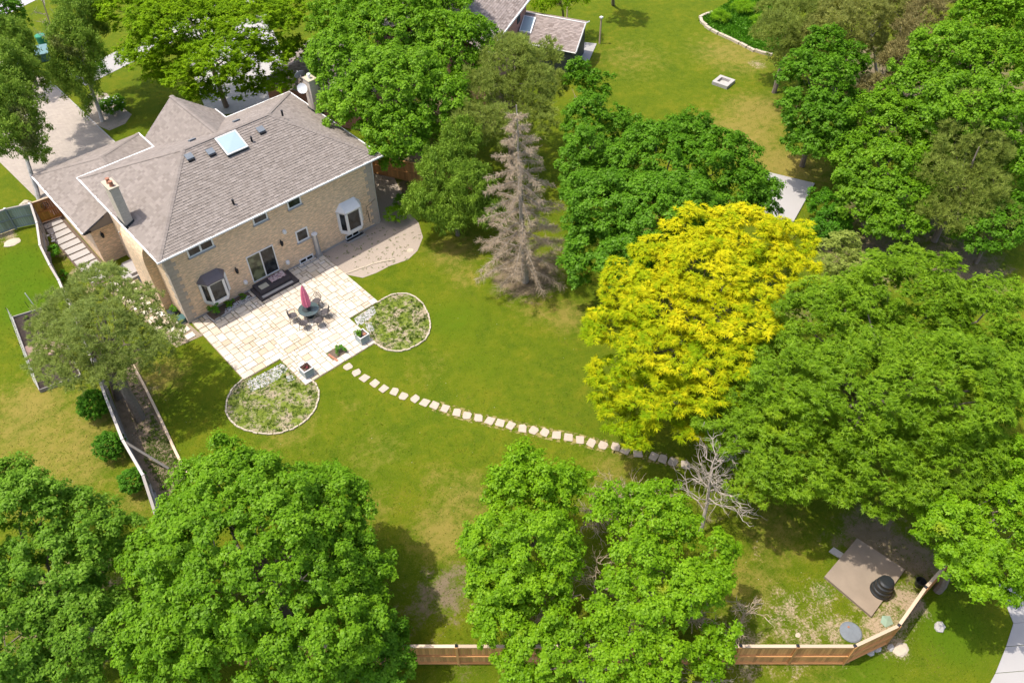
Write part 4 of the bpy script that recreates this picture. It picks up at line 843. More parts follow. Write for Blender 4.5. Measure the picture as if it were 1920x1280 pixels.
def bush(name, label, cat, x, y, z, r, h, mat, style='broad', leaf=(.1,.07), sp=.35, dens=1.3, group=None, stem=True):
    t = thing(name, (x, y, z), label, cat, group); C, R = lobe_clumps([(0, 0, h*.55, r, h*.5)], sp, True, -.8) if h > .7 else ([np.array([random.uniform(-r,r)*.7, random.uniform(-r,r)*.7, h*random.uniform(.3,.8)]) for _ in range(9)], [r*.38]*9)
    C = C or [np.array([0, 0, h*.5])]; R = R or [r*.7]
    link('foliage', crown_mesh('foliage', M[mat], C, R, style, leaf, dens, (0, 0, 0)), t)
    m = MB(); 
    for k in range(4): m.tube([(0,0,-.03), (random.uniform(-r,r)*.5, random.uniform(-r,r)*.5, h*.6)], [.02,.006], 4)
    m.build('stem', M['bark'], t); return t
bush('patio_plant', 'leafy green perennial in the small gap at the front edge of the patio', 'plant', 5.55, -8.75, .06, .36, .4, 'cedar', 'spray', (.14,.04), dens=1.4)
t = thing('paving_offcut', (5.0,-8.95,.06), 'reddish brick strip lying beside the little patio bed', 'brick'); m = MB(); m.obox((-.05,.5),(.05,-.35), .14, 0, .05); m.build('brick', M['terracotta'], t)
bush('garden_shrub', 'round bright green shrub at the left end of the bed below the left bay window', 'shrub', 1.62, -.6, .08, .52, .8, 'cedar', leaf=(.07,.05))
bush('garden_shrub', 'dark bluish green low shrub right of the bright shrub under the left bay window', 'shrub', 2.75, -.42, .08, .36, .45, 'maple_deep', leaf=(.07,.05))
bush('garden_shrub', 'small dark green shrub at the right end of the bay window bed', 'shrub', 3.7, -.4, .08, .28, .4, 'maple_deep', leaf=(.07,.05))
gravel('white_gravel', [(2.0,-.95),(4.1,-.72),(4.1,-.3),(2.3,-.5)], 260, 'gravel_white', b_, .1)
c = P(742,418); bush('garden_shrub', 'loose light green shrub on the gravel bed beside the right house corner', 'shrub', c[0], c[1], 0, .8, 1.3, 'maple_lime', leaf=(.11,.07), sp=.4, dens=.8)
c = P(757,398); bush('garden_shrub', 'darker green shrub just behind the light green one by the right house corner', 'shrub', c[0], c[1], 0, .7, 1.4, 'maple_deep', leaf=(.1,.06), sp=.4, dens=.9)
c = P(107,482); bush('garden_shrub', 'green hosta like shrub against the inside of the grey side fence', 'shrub', c[0], c[1], 0, .55, .8, 'cedar', leaf=(.12,.09), sp=.35)
c = P(118,520); bush('garden_shrub', 'small green shrub by the side fence, partly under the pine', 'shrub', c[0], c[1], 0, .4, .5, 'cedar', leaf=(.1,.07), sp=.35)
c = P(212,510); bush('garden_shrub', 'low green tuft at the corner of the garage wall', 'shrub', c[0], c[1], 0, .4, .4, 'weed', 'spray', (.16,.03))
t = thing('blue_bin_lid', (-.45,5.75,0), 'dark grey window well cover against the left wall', 'well cover')
m = MB(); m.box((-.1,-.45,0),(.4,.45,.25)); m.build('cover', M['siding'], t)
t = thing('planter_trough', (-.35,1.35,0), 'grey trough with a green plant at the left wall near the house corner', 'planter'); m = MB(); m.box((-.3,-.3,0),(.28,.3,.4)); m.build('trough', M['siding'], t)
bush('trough_plant', 'leafy plant growing in the grey trough by the left wall', 'plant', -.36, 1.35, .38, .3, .35, 'maple_deep', leaf=(.09,.05))
t = thing('storage_box', (-.25,.45,0), 'small grey green box at the foot of the left house corner', 'box'); m = MB(); m.box((-.22,-.25,0),(.22,.25,.35)); m.box((-.24,-.27,.35),(.24,.27,.39)); m.build('body', M['teal_plastic'], t)
# raised vegetable bed
rb_ = thing('raised_bed', P(60,640), 'raised vegetable bed with dark soil, half hidden under the pine', 'raised bed'); o0 = np.array(P(60,640))
K = [P(26,600), P(92,577), P(128,655), P(160,700), P(100,728), P(77,735), P(44,672)]
K = [np.array([-8.1,8.1]), np.array([-5.9,7.5]), np.array([-6.9,.2]), np.array([-9.15,.7])]
sb = MB(); sb.prism([tuple(k-o0[:2]) for k in K], .0, .14); sb.build('soil', M['soil'], rb_)
for i in range(4):
    m = MB(); m.obox(K[i]-o0[:2], K[(i+1)%4]-o0[:2], .06, 0, .26); m.build('side_board', M['wood_grey'], rb_)
m = MB(); c0, c1 = K[0]+(K[3]-K[0])*.42-o0[:2], K[1]+(K[2]-K[1])*.42-o0[:2]; m.prism([tuple(c0), tuple(c1), tuple(K[1]+(K[2]-K[1])*.62-o0[:2]), tuple(K[0]+(K[3]-K[0])*.62-o0[:2])], .14, .155); m.build('bare_patch', plain('pink_soil', (.3,.2,.16), 1, .15, 3), rb_)
for k in range(7):
    c = (K[0]+(K[3]-K[0])*k/6 if k < 5 else K[0]+(K[1]-K[0])*(k-4)/2)-o0[:2]; m = MB(); m.tube([(c[0], c[1], 0), (c[0]-.05, c[1], 1.1)], .018, 5); m.build('stake', M['black'], rb_)
m = MB(); c0, c1 = K[0]-o0[:2], K[3]-o0[:2]
for j in range(5): m.tube([(c0[0], c0[1], .3+j*.17), (c1[0], c1[1], .3+j*.17)], .006, 3)
for j in range(34): c = c0+(c1-c0)*j/33; m.tube([(c[0], c[1], .26), (c[0], c[1], 1.0)], .005, 3)
tag(m.build('wire_mesh', M['offwhite'], rb_), kind='stuff')
m = MB(); c = K[1]+(K[0]-K[1])*.35-o0[:2]; m.tube([(c[0], c[1], .1), (c[0]-.1, c[1]+.2, 1.6)], .03, 5); m.build('white_post', M['white'], rb_)
for k in range(6):
    c = K[0]+(K[1]-K[0])*random.uniform(.1,.9)+(K[3]-K[0])*random.uniform(.04,.38); bush('seedling', 'small pale seedling in the raised bed, '+('nearest the lawn corner','second from the outer corner','in the middle of the upper soil','by the white post','by the bare patch','beside the wire mesh')[k], 'plant', c[0], c[1], .14, .16, .22, 'weed', 'spray', (.1,.03), dens=.6, group='seedlings in the raised bed')
# round cedar shrubs beside the grey fence
for (px, py, r_, lb) in ((178,762,.95,'large dark green round cedar shrub by the grey fence, topmost, under the pine'), (206,838,.85,'round bright green cedar shrub in the middle of the row beside the grey fence'), (249,902,.75,'smallest round cedar shrub, lowest of the row beside the grey fence')):
    c = P(px, py, .8); bush('cedar_shrub', lb, 'shrub', c[0], c[1], 0, r_, 1.7*r_+.2, 'cedar', leaf=(.06,.05), sp=.2, dens=1.5)
# ---------------------------------------------------------------- yard objects
t = thing('concrete_pad', (15.8,-38.45,0), 'square brown concrete pad near the back fence', 'slab'); 
m = MB(); pp = [np.array(P(x, y, .15)[:2])-[15.8,-38.45] for x, y in ((1607,1008),(1697,1067),(1634,1155),(1546,1080))]; m.prism([tuple(k) for k in pp], 0, .16); m.build('slab', M['brownpad'], t)
m = MB(); pp = [np.array(P(x, y, .05)[:2])-[15.8,-38.45] for x, y in ((1563,1025),(1583,1038),(1575,1046),(1554,1033))]; m.prism([tuple(k) for k in pp], 0, .06); m.build('step_slab', M['concrete'], t)
c = P(1652,1106,.16); t = thing('compost_bin', (c[0], c[1], .16), 'black bell shaped compost bin on the brown concrete pad', 'compost bin')
m = MB(); m.lathe([(.1,0),(.52,0),(.5,.06),(.46,.1),(.44,.3),(.46,.32),(.41,.36),(.38,.6),(.4,.62),(.34,.67),(.31,.8)], (0,0,0), 28); m.build('body', M['blackplastic'], t)
m = MB(); m.lathe([(.1,.8),(.34,.8),(.34,.86),(.26,.92),(.05,.94)], (0,0,0), 24); m.build('lid', M['blackplastic'], t)
c = P(1722,1096); t = thing('black_bucket', c, 'black bucket beside the fence post, right of the concrete pad', 'bucket'); m = MB(); m.lathe([(.05,0),(.19,0),(.24,.4),(.22,.4),(.17,.05),(.03,.05)], (0,0,0), 18); m.build('body', M['blackplastic'], t)
m = MB(); m.tube([(.23*math.cos(a_), .02, .4+.12*math.sin(a_)) for a_ in np.linspace(0, 3.14, 8)], .012, 4); m.build('handle', M['black'], t)
c = P(1595,1185); t = thing('tank_cover', c, 'round grey lid lying in the grass just inside the back fence', 'cover'); m = MB(); m.lathe([(.03,.0),(.5,.0),(.5,.05),(.44,.09),(.05,.11)], (0,0,0), 26); m.build('lid', M['steel_grey'], t); m = MB(); m.lathe([(.01,.1),(.06,.1),(.05,.13),(.01,.13)], (.1,.2,0), 8); m.build('knob', M['terracotta'], t)
c = P(1661,1164); t = thing('green_tarp', c, 'crumpled pale green sheet on the ground beside the fence corner', 'sheet'); m = MB(); m.add([(-.3,-.15,.03),(.1,-.3,.06),(.35,0,.05),(.05,.25,.12),(-.25,.15,.04),(0,0,.16)], [(0,1,5),(1,2,5),(2,3,5),(3,4,5),(4,0,5)]); m.build('cloth', plain('pale_green_cloth', (.22,.3,.22), .8), t)
def rock(px, py, s, label, flat=.5, mat='rock', name='rock', nobj=None):
    c = P(px, py); t = thing(name, c, label, 'rock'); m = MB(); rs = [random.uniform(.75, 1.15) for _ in range(40)]
    n = 8; m.add([(s*math.cos(6.283*j/n+i*.3)*[1, .95, .55][i]*rs[i*8+j], s*.75*math.sin(6.283*j/n+i*.3)*[1, .95, .55][i]*rs[i*8+j], [0, s*flat*.5, s*flat][i]) for i in range(3) for j in range(n)], [(i*n+j, i*n+(j+1) % n, (i+1)*n+(j+1) % n, (i+1)*n+j) for i in range(2) for j in range(n)]+[tuple(range(2*n, 3*n))]); m.build('stone', M[mat], t); return t
rock(1762,1176,.3,'flat grey stone in the grass outside the fence corner'); rock(1690,1219,.42,'large pale flat stone outside the bend of the back fence', .2, 'limestone')
rock(1670,1214,.2,'small pale stone left of the large flat one outside the fence'); rock(1632,1222,.22,'grey stone at the foot of the fence bend, left one of two'); rock(1646,1216,.2,'grey stone at the foot of the fence bend, right one of two')
rock(1496,1190,.15,'white diamond shaped stone just inside the back fence', .15, 'limestone'); rock(50,384,.5,'tan boulder beside the birch trunk left of the house', .6, 'limestone'); rock(22,455,.6,'broad pale flat stone below the grey green gate', .15, 'limestone')
rock(768,470,.3,'flat pink stone on the curved gravel bed', .12, 'limestone'); rock(655,1160-2,.01,'tiny stone') if False else None
for i, (px, py) in enumerate(((90,442),(98,438),(99,447),(100,452))): rock(px, py, .13+.03*(i == 3), 'white stone on the dark soil inside the left fence, '+('upper left','upper right','middle','lowest')[i]+' of the four', .5, 'white')
# ---------------------------------------------------------------- neighbour's yard on the right
c = P(1356,157); t = thing('fire_pit', c, 'square stone fire pit in the middle of the far lawn', 'fire pit'); 
for k in range(4): m = MB(); m.box((-.75,-.75,0),(.45,-.45,.3)); m.build('block', M['concrete'], t, rz=k*math.pi/2+.15)
m = MB(); m.box((-.42,-.42,0),(.42,.42,.06)); m.build('ash', M['rock'], t, rz=.15)
nbp = Q([(1440,104),(1425,101),(1400,90),(1370,75),(1345,64),(1325,52),(1313,40),(1317,31),(1340,24),(1380,-5),(1460,-10),(1480,40),(1460,100)])
nb_ = sheet('rock_edged_bed', nbp, .03, plain('green_ground_cover', (.09,.2,.02), 1, .3, 2, bs=.8)); stones_along(smooth(nbp[:9], 1), nb_, .28, .85, .22, M['limestone'], 'edging_rock', 0, .06, .1)
weeds('ground_cover', scatter_in(nbp, 2600), 'cedar', .25, .1, 6, .12, nb_)
for i, (px, py, r_) in enumerate(((1395,15,1.2),(1350,32,.9),(1425,40,.8))): c = P(px, py, .5); bush('daylily_clump', ('large grassy clump at the top of the rock edged bed','grassy clump at the left tip of the rock edged bed','grassy clump on the right of the rock edged bed')[i], 'plant', c[0], c[1], 0, r_, 1.0, 'maple_lime', 'spray', (.5,.04), .5, 1.4)
t = thing('wooden_post', P(1124,82), 'tall pale wooden post beside the dark sunroom wall', 'post'); m = MB(); m.box((-.06,-.06,0),(.06,.06,2.5)); m.build('shaft', M['wood_cap'], t); m = MB(); m.box((-.14,-.14,2.5),(.14,.14,2.62)); m.build('cap', M['offwhite'], t)
t = thing('wooden_post', P(1063,38), 'thin wooden post at the edge of the lawn behind the sunroom', 'post'); m = MB(); m.box((-.05,-.05,0),(.05,.05,1.9)); m.build('shaft', M['wood_cap'], t)
# neighbour house
U = np.array([.88,.47,0]); U /= np.linalg.norm(U); Vv = np.array([-U[1],U[0],0]); A2 = np.array([27.,4.5,0]); B2 = np.array([40.9,11.95,0])
nh = thing('neighbour_house', tuple((A2+B2)/2+Vv*5), 'neighbouring red brick house with brown shingle roof behind the trees', 'house'); no = -np.array(nh.location)
Lh = np.linalg.norm((B2-A2)[:2]); A2 = B2-U*Lh
def quadpr(m, c0, u, l, v, w, z0, z1): c0 = np.array(c0); m.prism([tuple((c0)[:2]), tuple((c0+u*l)[:2]), tuple((c0+u*l+v*w)[:2]), tuple((c0+v*w)[:2])], z0, z1)
m = MB(); quadpr(m, A2+U*5, U, Lh-5, Vv, 10, -.2, 4.9); o = m.build('wall', M['brick_red'], nh); o.location = tuple(no)
a1, b1, c1, d1 = A2+U*4.6-Vv*.4, B2+U*.25-Vv*.4, B2+U*.25+Vv*10.4, A2+U*4.6+Vv*10.4; z_ = lambda p, z: (p[0], p[1], z)
r0, r1 = (a1+d1)/2, (b1+c1)/2
m = MB(); roofbody(m, [[z_(a1,4.95),z_(b1,4.95),z_(r1,7.4),z_(r0,7.4)],[z_(c1,4.95),z_(d1,4.95),z_(r0,7.4),z_(r1,7.4)],[z_(b1,4.95),z_(c1,4.95),z_(r1,7.4)]]); nr = m.build('roof', M['shingle2'], nh); nr.location = tuple(no)
shingles('shingles', [z_(a1,4.95),z_(b1,4.95),z_(r1,7.4),z_(r0,7.4)], M['shingle2'], nr, .2, .4)
m = MB(); m.obox(a1, b1, .12, 4.85, 5.0); m.obox(b1, c1, .12, 4.85, 5.0); o = m.build('gutter', M['white'], nh); o.location = tuple(no)
m = MB(); quadpr(m, B2-U*2.6-Vv*.05, U, .8, Vv, .05, 3.6, 4.5); o = m.build('window', M['siding'], nh); o.location = tuple(no)
# garage of the neighbour, behind the maple
ng = thing('neighbour_garage', (24,17,0), 'low neighbouring garage roof glimpsed through the maple behind the chimney', 'garage'); 
m = MB(); G0 = np.array([21.5,10.5,0]); quadpr(m, G0, U, 8, Vv, 9, -.2, 2.8); o = m.build('wall', M['brick_red'], ng); o.location = (-24,-17,0)
a1, b1, c1, d1 = G0-U*.4-Vv*.4, G0+U*8.4-Vv*.4, G0+U*8.4+Vv*9.4, G0-U*.4+Vv*9.4; cc = [(a1+b1+c1+d1)/4-Vv*1.2, (a1+b1+c1+d1)/4+Vv*1.2]
m = MB(); fc = [[z_(a1,2.9),z_(b1,2.9),z_(cc[0],4.7)],[z_(b1,2.9),z_(c1,2.9),z_(cc[1],4.7),z_(cc[0],4.7)],[z_(c1,2.9),z_(d1,2.9),z_(cc[1],4.7)],[z_(d1,2.9),z_(a1,2.9),z_(cc[0],4.7),z_(cc[1],4.7)]]; roofbody(m, fc)
gr2 = m.build('roof', M['shingle2'], ng); gr2.location = (-24,-17,0); shingles('shingles', fc[0], M['shingle2'], gr2, .2, .4); shingles('shingles', fc[3], M['shingle2'], gr2, .2, .4)
# sunroom
sr = thing('sunroom', (41.5,8.5,0), 'dark sided sunroom with brown shingle roof and narrow skylight', 'sunroom')
def ls(m, n, mt, p=None, k=None):
    o = m.build(n, mt, p or sr, k); 
    if p is None: o.location = (-41.5,-8.5,0)
    return o
TL, TR, BR, BL = [np.array(x) for x in ((40.55,12.55,3.6),(43.2,6.6,3.6),(40.2,4.85,2.5),(37.7,10.7,2.5))]; NR = TR+(TR-BR)*.45*np.array([1,1,0])+np.array([0,0,-.5]); NL = TL+(TL-BL)*.45*np.array([1,1,0])+np.array([0,0,-.5])
inw = (TL-TR)/np.linalg.norm(TL-TR)*.35
m = MB(); m.add([z_(BR+inw,2.45), z_(BR+inw,-.1), z_(NR+inw,-.1), z_(NR+inw,3.0), z_(TR+inw,3.5), z_(BL,2.45), z_(BL,-.1), z_(NL,-.1), z_(NL,3.0)], [(0,1,2,3,4), (0,5,6,1), (3,2,7,8)]); ls(m, 'wall', M['siding'])
m = MB(); roofbody(m, [[tuple(BR),tuple(TR),tuple(TL),tuple(BL)], [tuple(TR),tuple(NR),tuple(NL),tuple(TL)]]); sroof = ls(m, 'roof', M['shingle2']); shingles('shingles', [tuple(BL),tuple(BR),tuple(TR),tuple(TL)], M['shingle2'], sroof, .17, .33)
m = MB(); m.tube([BR+[0,0,.02], TR+[0,0,.02], NR+[0,0,.02]], .06, 4); m.tube([BL+[0,0,-.04], BR+[0,0,-.04]], .06, 4); m.tube([TL+[0,0,.05], TR+[0,0,.05]], .05, 4); ls(m, 'fascia', M['offwhite'])
def onq(s_, t_): return BR+(BL-BR)*s_+((TR-BR)*(1-s_)+(TL-BL)*s_)*t_
m = MB(); qq = [onq(.72,.3), onq(.9,.3), onq(.9,.85), onq(.72,.85)]; m.add([tuple(k+[0,0,.04]) for k in qq]+[tuple(k+[0,0,.16]) for k in qq], [(4,5,6,7),(0,1,5,4),(1,2,6,5),(2,3,7,6),(3,0,4,7)]); skl = ls(m, 'skylight', M['white'], sroof)
m = MB(); qq = [onq(.735,.33), onq(.885,.33), onq(.885,.82), onq(.735,.82)]; m.add([tuple(k+[0,0,.165]) for k in qq], [(0,1,2,3)]); ls(m, 'pane', M['skyglass'], skl)
sheet('sunroom_terrace', [(43.0,5.9),(46.6,8.1),(45.6,9.6),(42.4,8.0)], .06, M['paleconcrete'])
t = thing('white_bench', (45.6,10.4,0), 'white garden bench top showing behind the sunroom gable', 'bench'); 
for nm, bx in (('seat',((-.6,-.2,.4),(.6,.2,.45))),('leg',((-.55,-.18,0),(-.48,.18,.4))),('leg',((.48,-.18,0),(.55,.18,.4)))): m = MB(); m.box(*bx); m.build(nm, M['white'], t)
# bins by the street
c = P(78,112); t = thing('recycling_box', c, 'dark teal storage box with pale lid at the end of the driveway', 'box'); m = MB(); m.box((-.8,-.6,0),(.8,.6,.8)); m.build('body', M['teal_plastic'], t, rz=-.35); m = MB(); m.add([(-.9,-.7,.8),(.9,-.7,.8),(.9,.7,1.1),(-.9,.7,1.1),(-.9,-.7,.74),(.9,-.7,.74),(.9,.7,1.04),(-.9,.7,1.04)], [(0,1,2,3),(4,7,6,5),(0,4,5,1),(1,5,6,2),(2,6,7,3),(3,7,4,0)]); m.build('lid', plain('teal_grey_lid', (.13,.23,.24), .5), t, rz=-.35)
c = P(86,92); t = thing('green_bin', c, 'round green waste bin behind the teal box at the driveway end', 'bin'); m = MB(); m.lathe([(.1,0),(.4,0),(.48,1.2),(.5,1.25),(.1,1.27)], (0,0,0), 18); m.build('body', M['green_plastic'], t); m = MB(); m.lathe([(.05,1.27),(.5,1.27),(.46,1.38),(.1,1.45)], (0,0,0), 18); m.build('lid', M['green_plastic'], t)
isl = sheet('tree_island', Q([(162,180),(180,172),(200,175),(215,190),(247,215),(235,232),(205,245),(175,232),(160,205)]), .008, plain('bare_island_soil', (.3,.25,.2), 1, .2, 2)); 
c = P(210,200,.6); rbsh = bush('rose_bush', 'dark green rose bush with white blooms in the front tree island', 'shrub', c[0], c[1], 0, 1.2, 1.3, 'maple_deep', leaf=(.12,.09), sp=.45)
m = MB()
for k in range(26):
    a_ = random.uniform(0, 6.28); q = random.uniform(.2, 1.15); z = .5+.75*math.sqrt(max(0, 1-(q/1.25)**2)); m.lathe([(.02,-.03),(.07,0),(.03,.05)], (q*math.cos(a_), q*math.sin(a_), z+.08), 6)
tag(m.build('blooms', M['flower'], rbsh), kind='stuff')
c = P(186,184,.3); bush('garden_shrub', 'small round shrub left of the rose bush in the front tree island', 'shrub', c[0], c[1], 0, .6, .8, 'pine', leaf=(.1,.05))
# ---------------------------------------------------------------- trees
BR_ = 'broad'
tree('maple_tree', 'big dense bright green maple in the foreground left of centre', 'tree',
     [(478,1055,5.3,222,4.2),(425,925,5.6,98,2.4),(615,955,5.0,92,2.4),(665,1080,4.2,72,2.2),(600,1180,4.6,118,2.6),(330,1190,4.4,105,2.4),(310,1050,4.6,70,2.2)], 'maple', sp=.8, leaf=(.15,.14), dens=1.35, tr=.32, limbs=22)
tree('young_maple_tree', 'small darker maple at the right foot of the big foreground maple', 'tree', [(720,1195,2.6,48,1.3),(735,1250,2.4,45,1.2),(690,1240,2.8,50,1.4)], 'maple_deep', sp=.6, leaf=(.13,.11), tr=.08, limbs=6)
tree('maple_tree', 'maple in the bottom left corner with loose layered crown', 'tree',
     [(45,990,6,105,2.8),(150,985,5.2,65,2.0),(215,1010,4.6,50,1.6),(105,1090,5,105,2.4),(20,1200,4.6,110,2.4),(150,1180,4.4,75,1.8),(20,920,5.6,60,1.8),(215,1150,3.6,45,1.4),(110,1250,4,70,1.6)], 'maple_soft', sp=.9, leaf=(.15,.13), dens=1.25, tr=.28, limbs=20)
tree('maple_tree', 'bright lime green maple right of the bare lawn patch in the foreground', 'tree',
     [(955,925,5.4,52,2),(1030,935,5.2,58,2),(925,1020,5,62,2),(1008,1030,5.2,80,2.2),(940,1110,4.4,66,1.9),(1015,1115,4.3,52,1.8),(985,880,5.4,40,1.3),(1075,900,5,30,1.2)], 'maple_lime', sp=.8, leaf=(.14,.13), dens=1.35, tr=.2)
tree('maple_tree', 'lime green maple with open crown and dead twigs, right of its twin in the foreground', 'tree',
     [(1150,965,5.2,46,1.7),(1225,975,5.4,72,1.9),(1345,1035,4.6,36,1.4),(1200,1055,5.2,56,1.8),(1295,1105,4.8,62,1.8),(1340,1080,4.2,34,1.3),(1168,1120,4.6,42,1.5),(1230,1150,4.6,55,1.6),(1270,1000,5,50,1.5)], 'maple_lime', sp=.75, leaf=(.14,.13), dens=1.2, tr=.18, low=-.2)
tree('maple_tree', 'low spreading lime green maple crown covering the back fence', 'tree',
     [(950,1175,3.8,62,1.5),(1040,1220,3.8,72,1.6),(1130,1185,4.0,45,1.4),(1150,1245,3.8,70,1.6),(1235,1235,3.7,52,1.4),(1340,1210,3.2,36,1.3),(1310,1240,2.8,36,1.1),(1000,1265,3.4,60,1.4)], 'maple_lime', sp=.75, leaf=(.14,.13), dens=1.25, tr=.16, low=-.3)
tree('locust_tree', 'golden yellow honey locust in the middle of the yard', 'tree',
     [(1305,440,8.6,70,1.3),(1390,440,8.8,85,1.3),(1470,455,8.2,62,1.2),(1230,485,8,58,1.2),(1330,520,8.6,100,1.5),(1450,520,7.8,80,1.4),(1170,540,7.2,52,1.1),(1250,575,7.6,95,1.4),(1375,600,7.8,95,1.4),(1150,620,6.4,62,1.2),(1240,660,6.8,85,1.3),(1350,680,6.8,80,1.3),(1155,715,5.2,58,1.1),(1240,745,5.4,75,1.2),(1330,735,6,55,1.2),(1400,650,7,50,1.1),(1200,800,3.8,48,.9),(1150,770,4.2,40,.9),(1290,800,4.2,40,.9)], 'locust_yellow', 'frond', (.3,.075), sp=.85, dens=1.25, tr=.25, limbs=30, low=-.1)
tree('oak_tree', 'huge deep green oak filling the right side of the yard', 'tree',
     [(1560,610,8,110,2.4),(1700,560,8.8,120,2.4),(1830,600,8.4,95,2.3),(1480,720,6.6,115,2.2),(1620,740,8.2,135,2.6),(1770,730,8.6,135,2.6),(1880,740,7.4,80,2.2),(1385,790,5.2,85,1.8),(1510,850,5.4,105,2.1),(1650,870,6,110,2.1),(1780,860,6.6,100,2.1),(1440,890,4.4,60,1.5),(1620,640,7,105,2.2),(1750,640,7.4,105,2.2),(1850,680,7,90,2.2)], 'oak', 'spray', (.2,.07), sp=1.0, dens=1.35, tr=.4, limbs=34)
tree('oak_tree', 'smaller bright green tree at the right edge below the huge oak', 'tree',
     [(1785,990,5.6,68,1.8),(1840,1060,5,62,1.7),(1895,960,6,66,1.8),(1905,1090,4.6,50,1.5),(1790,1040,4.8,50,1.4),(1885,880,6.6,60,1.6)], 'maple_lime', sp=.75, leaf=(.14,.11), dens=1.35, tr=.2)
tree('maple_tree', 'large round deep green maple behind the golden locust', 'tree',
     [(1240,310,8,100,2.5),(1330,310,8,90,2.4),(1140,390,6.8,90,2.2),(1250,400,7.6,110,2.5),(1375,365,7,78,2.1),(1115,465,5.2,62,1.9),(1180,490,6,65,1.8),(1290,258,8,52,1.6),(1420,380,5.6,42,1.6),(1090,500,4.2,40,1.4),(1200,300,7.6,60,1.8)], 'maple_deep', sp=.85, leaf=(.17,.15), dens=1.35, tr=.3, limbs=22)
tree('maple_tree', 'slender maple between the pine and the far lawn', 'tree', [(1085,150,7,30,1.6),(1120,175,6.4,32,1.6),(1100,225,6.6,46,2),(1095,290,6,46,2.2),(1150,245,5.6,38,1.6),(1190,250,4.8,28,1.2),(1080,340,4.6,38,1.8),(1140,305,4.6,40,1.6)], 'maple_deep', sp=.8, leaf=(.17,.14), dens=1.3, tr=.15)
tree('pine_tree', 'olive green pine behind the dead grey spruce', 'tree', [(955,120,8,64,1.7),(905,175,7.2,52,1.6),(990,165,7,60,1.7),(880,240,6.2,50,1.6),(1000,225,5.8,45,1.5),(1025,110,7,32,1.2),(925,235,6.4,50,1.5),(1030,165,6,35,1.2),(960,90,8,35,1)], 'pine', 'needle', (.26,.042), sp=.75, dens=.75, tr=.22)
tree('hemlock_tree', 'drooping green conifer between the big maple and the dead spruce', 'tree', [(830,320,5,50,1.7),(865,270,6,46,1.7),(810,380,3.2,52,1.5),(880,350,4.6,48,1.7),(850,400,2.6,45,1.3),(905,400,3,40,1.3)], 'hemlock', 'strand', (.24,.06), sp=.7, dens=1.3, tr=.15)
tree('maple_tree', 'wide bright green maple right of the chimney between the two houses', 'tree',
     [(740,50,9,110,2.8),(640,110,8.4,72,2.3),(850,80,8.6,80,2.5),(740,160,8,105,2.6),(660,195,6.8,62,2),(825,190,7,72,2.2),(750,245,6,76,2),(640,40,8,65,2),(735,290,4.6,30,1.4),(880,140,7,45,1.8),(690,-20,8,80,2),(820,-10,8,80,2)], 'maple', sp=.95, leaf=(.2,.18), dens=1.15, tr=.32, limbs=24)
tree('locust_tree', 'lime green honey locust beyond the roof at the top left', 'tree',
     [(235,20,8,62,1.6),(340,40,8.6,95,1.8),(470,40,8.6,85,1.8),(420,100,7.6,82,1.5),(290,90,7,58,1.3),(505,110,6.6,50,1.4),(350,145,5.8,42,1.1),(535,30,7.6,45,1.5),(520,155,5,34,1),(190,-10,7.6,50,1.4),(250,110,5.4,30,.9),(440,140,6,40,1.1),(470,165,4,34,.9),(385,170,4.2,40,.9),(310,140,4.8,40,1),(300,30,7.4,60,1.4),(400,30,7.6,70,1.4),(330,100,6,50,1.2),(545,95,5.4,32,1.2)], 'locust_lime', 'spray', (.26,.11), sp=.9, dens=1.35, tr=.22, limbs=26, low=-.35, base=P(425,200))
tree('birch_tree', 'birch with drooping crown in the front tree island', 'tree', [(150,30,8,40,2),(125,80,6.8,34,2),(160,90,6.4,34,2),(130,140,4.6,34,1.7),(160,150,4,28,1.5),(110,140,4,22,1.2),(140,-20,9,40,2),(165,190,2.2,12,.8),(170,50,7,30,1.5),(140,60,7.4,40,1.6)], 'birch', 'strand', (.19,.1), sp=.75, dens=1.1, tr=.15, bark='bark_birch', base=P(192,228), low=-.8)
tree('birch_tree', 'slim young tree with dark crown on the front lawn right of the birch', 'tree', [(180,100,3.6,18,1.3),(185,130,3,16,1)], 'maple_deep', 'strand', (.14,.07), sp=.5, dens=1.0, tr=.06, bark='bark_birch', base=P(172,172), limbs=6)
tree('birch_tree', 'white stemmed birch at the left edge beside the garage corner', 'tree', [(15,130,8,50,2),(25,190,6.8,46,2),(50,230,5.4,34,1.7),(10,250,5.6,50,1.8),(65,275,4.2,26,1.3),(20,80,8,44,1.8),(55,150,6.4,36,1.6),(0,190,6,50,1.8),(35,110,7,36,1.4)], 'birch', 'strand', (.19,.1), sp=.75, dens=1.15, tr=.16, bark='bark_birch', base=P(72,374), low=-.8)
tree('street_tree', 'deep green tree crown cut off by the top left corner', 'tree', [(0,10,7,40,1.8),(20,40,6,30,1.5),(10,75,5,30,1.4)], 'maple_deep', sp=.9, leaf=(.24,.2), dens=1.1)
tree('maple_tree', 'dark green two tiered maple at the right edge of the far lawn', 'tree', [(1545,95,8,44,1.8),(1505,140,7.2,46,1.8),(1560,150,7,46,1.9),(1510,210,5.6,52,1.8),(1560,225,5.4,44,1.8),(1515,265,4,44,1.6),(1560,270,4,36,1.4),(1590,120,6,40,1.6),(1590,200,5,36,1.6),(1530,170,6.4,50,2)], 'maple_deep', sp=.8, leaf=(.19,.17), dens=1.3, tr=.2)
